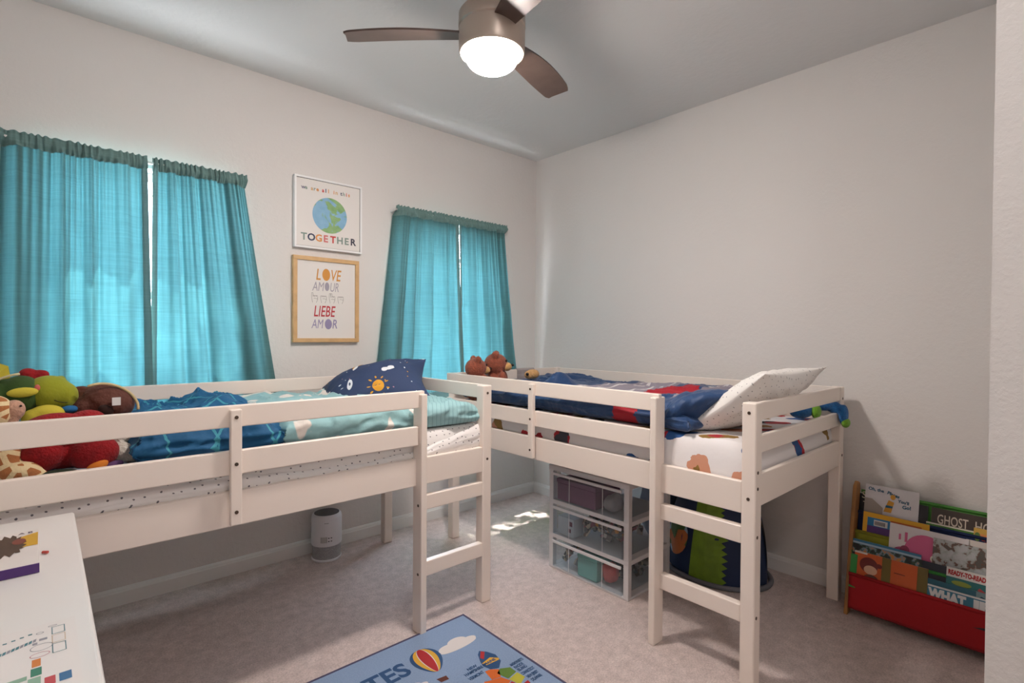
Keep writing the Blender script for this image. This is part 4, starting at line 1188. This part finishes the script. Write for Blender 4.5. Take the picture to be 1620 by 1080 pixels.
# red pocket
dk = NT('cover_dark_jungle'); dr_ = dk.n('ValToRGB', {'Fac': dk.n('TexNoise', {'Vector': dk.tc, 'Scale': 40, 'Detail': 2}).outputs['Fac']})
els = dr_.color_ramp.elements; els[0].position = .42; els[0].color = (*srgb('101418'), 1); els[1].position = .66; els[1].color = (*srgb('b8742c'), 1)
q = els.new(.52); q.color = (*srgb('24402c'), 1); q = els.new(.58); q.color = (*srgb('6f8794'), 1)
dk.color(dr_.outputs['Color']); dk.p.inputs['Roughness'].default_value = .35
book('blue topped thin book behind the dark jungle book', -2.352, -2.612, .344, 4, .021, .19, .004, g('blue_strip', '2f6f94'), [('r', 0, .172, .26, .180, 2)], [g('pale_blue', '9fb6c6')])
book('dark jungle picture book between the blue topped book and the orange book', -2.354, -2.618, .326, 4, .016, .17, .004, dk.m)
book('orange book with a red haired child between olive bands', -2.366, -2.640, .297, 4, .009, .17, .008, g('orange', 'c4561a'),
     [('r', .108, 0, .142, .17, 2), ('r', .238, 0, .274, .17, 2), ('r', 0, .162, .05, .170, 3), ('e', .058, .118, .036, .034, 4), ('e', .066, .098, .026, .020, 5), ('e', .098, .125, .012, .010, 4), ('e', .070, .062, .028, .018, 6), ('e', .205, .055, .014, .010, 6), ('e', .185, .045, .012, .010, 6), ('r', .155, .115, .195, .118, 6)],
     [g('olive', '6b5a1e'), g('page_white', 'd6d2cc'), g('auburn', '6a1a14'), g('skin', 'cfa184'), g('brown_line', '5a2c18')])
book('green thin book peeking out at the left end of the red pocket', -2.352, -2.378, .280, 4, .004, .15, .006, g('green_thin', '2f8a3c'))
book('very dark blue book behind the teal books in the red pocket', -2.600, -2.760, .324, 4, .021, .18, .004, g('night', '111a2c'), [('r', .105, .10, .16, .18, 2)], [g('ink_blue', '1c3a78')])
book('white banded book lettered READY-TO-READ above teal scenery', -2.700, -2.900, .328, 4, .0165, .17, .004, g('teal_cover', '1d6a6c'), [('r', 0, .132, .2, .170, 2), ('t', 'READY-TO-READ', .006, .142, .018, 3, .120, .06), ('e', .05, .112, .032, .010, 4), ('e', .07, .092, .025, .012, 5), ('p', [(.10, .105), (.15, .075), (.155, .082), (.108, .115)], 6)],
     [g('band_white', 'd8d4d0'), g('strong_red', 'a8141c'), g('yellow_green', '8a9a3a'), g('mid_green', '2c6a34'), g('coral', 'b0444a')])
book('teal and grey book with upside-down dark letters in the red pocket', -2.628, -2.900, .262, 4, .0105, .14, .004, g('sea_teal', '1f5e72'), [('r', .17, 0, .27, .14, 2), ('ta', 'LE', .16, .115, .030, 3, 3.1), ('ta', 'Q', .215, .115, .030, 3, 3.1)], [g('slate_teal', '6f8a90'), g('dark_teal_ink', '123a4c')])
book('blue book with big white letters WHAT IF at the front of the red pocket', -2.642, -2.900, .242, 4, .004, .12, .005, g('what_blue', '2a7390'), [('r', 0, .113, .26, .12, 2), ('t', 'WHAT', .002, .070, .036, 2, .125, .07), ('t', 'IF', .150, .070, .036, 2, .055, .07), ('r', .08, 0, .26, .060, 3), ('r', .16, .040, .26, .055, 4)], [g('letter_white', 'd4d8da'), g('dark_strip', '1c1418'), g('red_strip', 'b03028')])

# ------------------------------------------------------------------ rug
RX0, RX1, RY0, RY1 = -2.98, -1.612, -2.10, -1.176
t = thing('play_rug', 'sky blue printed rug with a hot-air balloon and a map of states on the carpet', 'rug', ((RX0 + RX1) / 2, (RY0 + RY1) / 2, 0))
rb = NT('sky_blue_rug'); rn = rb.n('TexNoise', {'Vector': rb.tc, 'Scale': 240, 'Detail': 3}).outputs['Fac']
rb.color(rb.mix(rn, '6c84a6', '94a8c4')); rb.bump(rn, .5, .003); rb.p.inputs['Roughness'].default_value = .95
RF = lambda u, v, w: Vector((u, v, .0082 + w))
rg_ = MB().box(RX0, RX1, RY0, RY1, .0005, .008)
RM = [rb.m] + [M('rug_' + a, b, .95, bump=.4, bscale=240, bdist=.002) for a, b in (('navy', '2b4c74'), ('white', 'd3ccc8'), ('yellow', 'cfa03a'), ('red', 'a62a2e'), ('brown', '5c3228'), ('orange', 'c8642a'), ('green', '5c7a34'), ('steel', '6f8096'), ('lime', 'b0ab3c'))]
rg_.text('UNITED STATES', RF, -2.805, -1.378, .082, .0004, 1, width=.805, bold=.03)
bc = Vector((-1.915, -1.335)); ax = Vector((-.09, -1)).normalized(); sx_ = Vector((1, -.09)).normalized()
def bal(w, mi, z):
    pts = []
    for i in range(25):
        a = PI * i / 24
        # teardrop: width profile along the axis
        s_t = (1 - math.cos(a)) / 2; r = .068 * w * math.sin(a) ** .9 * (1 - .45 * s_t ** 2)
        pts.append((s_t, r))
    L_ = .165
    o = [bc + ax * ((s_ - .4) * L_) + sx_ * r for s_, r in pts] + [bc + ax * ((s_ - .4) * L_) - sx_ * r for s_, r in pts[::-1]]
    rg_.poly([(q.x, q.y) for q in o], z, mi, RF)
bal(1, 1, .0004); bal(.74, 3, .0006); bal(.42, 2, .0007); bal(.36, 4, .0008)
rg_.poly([(-1.955, -1.470), (-1.915, -1.476), (-1.918, -1.500), (-1.950, -1.496)], .0005, 5, RF)
def cloud(cx, cy, s, mi=2):
    for dx, dy, a, b in ((0, 0, .085, .020), (-.045, .012, .040, .024), (.01, .024, .045, .030), (.055, .010, .035, .018)):
        rg_.poly(circ(cx + dx * s, cy + dy * s, a * s, b * s, 24), .0003 + abs(dx) * .002, mi, RF)
cloud(-1.765, -1.353, 1.05); cloud(-2.045, -1.468, .65); cloud(-2.45, -1.55, 1.1)
# map pieces
def mp(pts, mi, z=.0005): rg_.poly(pts, z, mi, RF)
mp([(-1.765, -1.495), (-1.745, -1.455), (-1.725, -1.438), (-1.705, -1.462), (-1.690, -1.500), (-1.700, -1.545), (-1.735, -1.575), (-1.765, -1.560), (-1.775, -1.525)], 1)
mp([(-1.752, -1.478), (-1.722, -1.444), (-1.712, -1.458), (-1.745, -1.494)], 4, .0007)
mp([(-1.768, -1.510), (-1.72, -1.500), (-1.695, -1.525), (-1.70, -1.535), (-1.76, -1.530)], 3, .0007)
mp([(-1.79, -1.555), (-1.765, -1.56), (-1.74, -1.58), (-1.765, -1.62), (-1.80, -1.61)], 6)
mp([(-1.762, -1.595), (-1.735, -1.580), (-1.70, -1.60), (-1.70, -1.635), (-1.75, -1.645)], 7)
mp([(-1.83, -1.60), (-1.80, -1.612), (-1.765, -1.622), (-1.75, -1.66), (-1.84, -1.70), (-1.86, -1.65)], 6, .0006)
mp([(-1.75, -1.65), (-1.70, -1.64), (-1.695, -1.68), (-1.74, -1.70)], 9)
mp([(-1.84, -1.70), (-1.75, -1.665), (-1.74, -1.705), (-1.70, -1.70), (-1.72, -1.80), (-1.83, -1.80)], 4)
mp([(-2.1, -1.60), (-1.87, -1.62), (-1.86, -1.80), (-2.1, -1.82)], 7)
mp([(-2.4, -1.62), (-2.11, -1.60), (-2.11, -1.86), (-2.4, -1.86)], 3)
mp([(-2.75, -1.60), (-2.41, -1.62), (-2.41, -1.9), (-2.75, -1.9)], 6)
for tx, x, y, w in (('NEW', -1.835, -1.512, .045), ('HAMPSHIRE', -1.862, -1.532, .085), ('VERMONT', -1.865, -1.560, .07), ('MASSACHUSETTS', -1.692, -1.600, .066), ('RHODE', -1.690, -1.622, .045), ('ISLAND', -1.690, -1.642, .045), ('CONNECTICUT', -1.694, -1.668, .064), ('NEW JERSEY', -1.690, -1.694, .055), ('DELAWARE', -1.690, -1.718, .05)):
    rg_.text(tx, RF, x, y, .0155, .0009, 1, width=w, bold=.03)
rg_.text('MAINE', RF, -1.765, -1.528, .014, .0011, 1, width=.055, bold=.04)
rg_.build('pile', RM, t)
e_ = .010
MB().box(RX0 - e_, RX1 + e_, RY1, RY1 + e_, .0004, .0095).box(RX0 - e_, RX1 + e_, RY0 - e_, RY0, .0004, .0095).box(RX0 - e_, RX0, RY0, RY1, .0004, .0095).box(RX1, RX1 + e_, RY0, RY1, .0004, .0095).build('bound_edge', M('rug_grey_binding', '4a4660', .9), t, bevel=.002)

# ------------------------------------------------------------------ desk
DW = M('white_laminate', 'd9d6d4', .3)
desk = thing('desk', 'white desk in the left foreground holding a book and a sticker sheet', 'desk', (-3.28, -1.85, 0))
MB().box(-3.60, -2.985, -2.46, -1.195, .768, .800).build('desktop', DW, desk, bevel=.007, seg=4)
for x in (-3.57, -3.04):
    for y in (-2.43, -1.255):
        MB().box(x, x + .04, y, y + .04, 0, .7675).build('leg', DW, desk, bevel=.003)
dr = MB().box(-3.055, -3.035, -2.37, -1.27, .68, .764).build('drawer_front', DW, desk, bevel=.002)
MB().cyl((-3.034, -1.82, .72), (-3.020, -1.82, .72), .012).build('drawer_knob', DW, dr, smooth=False)
DF = lambda u, v, w: Vector((u, v, .8005 + w))
# sticker sheet
st_ = MB(); st_.box(-3.40, -3.010, -2.17, -1.900, .8005, .8012)
def rr(cx, cy, a, b, mi, w=.0012, z=.0010):
    o = circ(cx, cy, a, b, 24)
    for i in range(24):
        p0, p1 = o[i], o[(i + 1) % 24]
        q0 = (cx + (p0[0] - cx) * (1 - w / a * 1.), cy + (p0[1] - cy) * (1 - w / b)); q1 = (cx + (p1[0] - cx) * (1 - w / a), cy + (p1[1] - cy) * (1 - w / b))
        st_.poly([p0, p1, q1, q0], z, mi, DF)
def sq(cx, cy, a, b, mi, outline=True, z=.0010):
    if not outline:
        st_.poly([(cx - a, cy - b), (cx + a, cy - b), (cx + a, cy + b), (cx - a, cy + b)], z, mi, DF); return
    w = .0012
    for (xa, ya, xb, yb) in ((cx - a, cy - b, cx + a, cy - b + w), (cx - a, cy + b - w, cx + a, cy + b), (cx - a, cy - b, cx - a + w, cy + b), (cx + a - w, cy - b, cx + a, cy + b)):
        st_.poly([(xa, ya), (xb, ya), (xb, yb), (xa, yb)], z, mi, DF)
sq(-3.033, -1.936, .0085, .014, 1); sq(-3.033, -1.968, .0085, .014, 2); sq(-3.033, -2.002, .0085, .016, 1)
rr(-3.054, -1.985, .014, .012, 3); rr(-3.056, -2.010, .012, .008, 4)
sq(-3.060, -2.034, .005, .012, 5, False); sq(-3.060, -2.062, .006, .012, 6, False); sq(-3.062, -2.090, .007, .012, 7, False); sq(-3.045, -2.100, .006, .012, 8, False); sq(-3.028, -2.100, .007, .012, 9, False)
sq(-3.052, -1.958, .005, .004, 3, False); sq(-3.062, -1.968, .003, .004, 3, False)
rr(-3.056, -1.932, .005, .004, 3); rr(-3.040, -1.916, .006, .003, 3)
for i in range(6): sq(-3.068 - i * .010, -1.928 - i * .003, .0025, .0022, 1, False)
for i in range(16): st_.poly([(-3.064 - i * .005, -1.952 - i * .0022), (-3.060 - i * .005, -1.950 - i * .0022), (-3.061 - i * .005, -1.960 - i * .0022), (-3.065 - i * .005, -1.962 - i * .0022)], .0010, 1 if i % 3 else 3, DF)
st_.poly([(-3.145, -2.070), (-3.070, -2.066), (-3.070, -2.078), (-3.145, -2.082)], .0010, 7, DF)
so = st_.build('sticker_sheet', [M('sticker_paper', 'dad6d4', .5)] + [M('sticker_' + a, b, .5) for a, b in (('teal', '4a7a84'), ('sand', 'c8b49c'), ('grey', '8f8f98'), ('rose', 'b8808c'), ('orange', 'c87a3c'), ('green', '3c7a64'), ('sage', '86a894'), ('red', 'b84a50'), ('blue', '3f6a94'))])
tag(so, 'sheet of small pastel stickers lying on the near part of the white desk', 'sticker sheet')
# book on desk
bo = thing('picture_book', 'white book with a dog on the cover and purple spine lying on the desk', 'book', (-3.15, -1.5, .8))
b_ = MB().box(-3.34, -3.058, -1.63, -1.375, .8012, .820)
BF = lambda u, v, w: Vector((u, v, .8202 + w))
b_.poly([(-3.12, -1.44), (-3.060, -1.40), (-3.060, -1.50), (-3.10, -1.50)], .0004, 1, BF)
b_.poly([(-3.113 + (.028 + .007 * (i % 2)) * math.cos(2 * PI * i / 40), -1.475 + (.060 + .012 * (i % 3)) * math.sin(2 * PI * i / 40)) for i in range(40)], .0007, 2, BF)
b_.poly(circ(-3.092, -1.455, .012, .022, 18), .0010, 3, BF)
b_.text('A B', BF, -3.095, -1.40, .012, .0008, 4, bold=.02)
b_.build('cover', [M('book_white_cover', 'd8d2cf', .3), M('cover_gold', 'c79a20', .4), M('cover_fur_brown', '4c3a2e', .6), M('cover_muzzle', '7a4034', .6), M('cover_small_print', '5a4a5a', .6)], bo, bevel=.0012)
MB().box(-3.341, -3.057, -1.6325, -1.6302, .8010, .8203).build('spine', M('purple_spine', '4d2a70', .35), bo)
cr_ = MB().cyl((-3.052, -1.515, .8045), (-3.043, -1.522, .8045), .0032, n=10).build('crayon_stub', M('red_wax', 'b04038', .5))
tag(cr_, 'tiny red crayon stub beside the book on the desk', 'crayon')

# ------------------------------------------------------------------ added fill lamp on the unseen ceiling behind the viewpoint
el = thing('fill_lamp', 'added round fill lamp, flush on the unseen ceiling behind the viewpoint', 'fill lamp', (-2.6, -3.62, H))
MB().lathe([(0, H - .001), (.17, H - .001), (.172, H - .02), (.165, H - .03), (0, H - .03)], (-2.6, -3.62, 0), cap=False).build('mount', NICKEL, el, auto=35)
GLOW2 = GLOW.copy(); GLOW2.name = 'fill_lamp_glow'
e = GLOW2.node_tree.nodes['Principled BSDF']; e.inputs['Emission Strength'].default_value = 30; e.inputs['Emission Color'].default_value = (1, .96, .95, 1)
MB().lathe([(0, H - .031)] + [(.16 * math.cos(a), H - .031 - .07 * math.sin(a)) for a in [i * PI / 2 / 12 for i in range(12)]] + [(0, H - .101)], (-2.6, -3.62, 0), cap=False).build('shade', GLOW2, el, smooth=True, weld=True)

# ------------------------------------------------------------------ garden tree whose leaves dapple the sun
tr_e = thing('garden_tree', 'leafy garden tree standing outside the right window', 'tree', (-1.3, 2.2, 0))
MB().tube([(-1.3, 2.2, -.1), (-1.28, 2.18, 1.2), (-1.2, 2.1, 2.2), (-1.25, 2.15, 3.4)], lambda t: .07 - .04 * t, 10).build('trunk', M('tree_bark', '5a4a3c', .9), tr_e, smooth=True)
r = random.Random(4); lf = MB()
for i in range(2600):
    c = Vector((-1.5 + r.gauss(0, .75), 1.55 + r.gauss(0, .40), 3.7 + r.gauss(0, .75)))
    R = Matrix.Rotation(r.uniform(0, 6.3), 3, 'Z') @ Matrix.Rotation(r.uniform(-1, 1), 3, 'X')
    l, w = r.uniform(.05, .09), r.uniform(.02, .035)
    lf.add([c + R @ Vector(q) for q in ((-l, 0, 0), (0, -w, .006), (l, 0, 0), (0, w, .006))], [(0, 1, 2, 3)])
lf.build('foliage', M('tree_leaf', '4f7a2c', .6), tr_e)['kind'] = 'stuff'

# thin grey streaked strips laid over the far end rail of the right bed
gcl = NT('grey_streaked_strip'); gw_ = gcl.n('TexNoise', {'Vector': gcl.coords(scale=(6, 1, 70)), 'Scale': 1.5, 'Detail': 3}).outputs['Fac']
gcl.color(gcl.mix(gw_, '857c7c', 'b4acaa')); gcl.p.inputs['Roughness'].default_value = .9
for xa, xb, lab in ((-.80, -.655, 'grey streaked strip over the far end rail beside the teddy bears'), (-.535, -.36, 'grey streaked strip over the far end rail nearest the right wall')):
    mb = MB()
    def dr(u, v, xa=xa, xb=xb):
        pth = [(-.3665, .965), (-.3668, 1.02), (-.367, 1.052), (-.358, 1.0635), (-.350, 1.065), (-.338, 1.0635), (-.3330, 1.052), (-.3328, 1.01)]
        f = v * (len(pth) - 1); i = min(int(f), len(pth) - 2); t = f - i
        return (xa + (xb - xa) * u, pth[i][0] * (1 - t) + pth[i + 1][0] * t + .0008 * math.sin(u * 20), pth[i][1] * (1 - t) + pth[i + 1][1] * t)
    mb.grid(dr, 30, 28)
    o = mb.build('cloth', gcl.m, None, smooth=True); md = o.modifiers.new('solid', 'SOLIDIFY'); md.thickness = .002
    tag(o, lab, 'cloth')
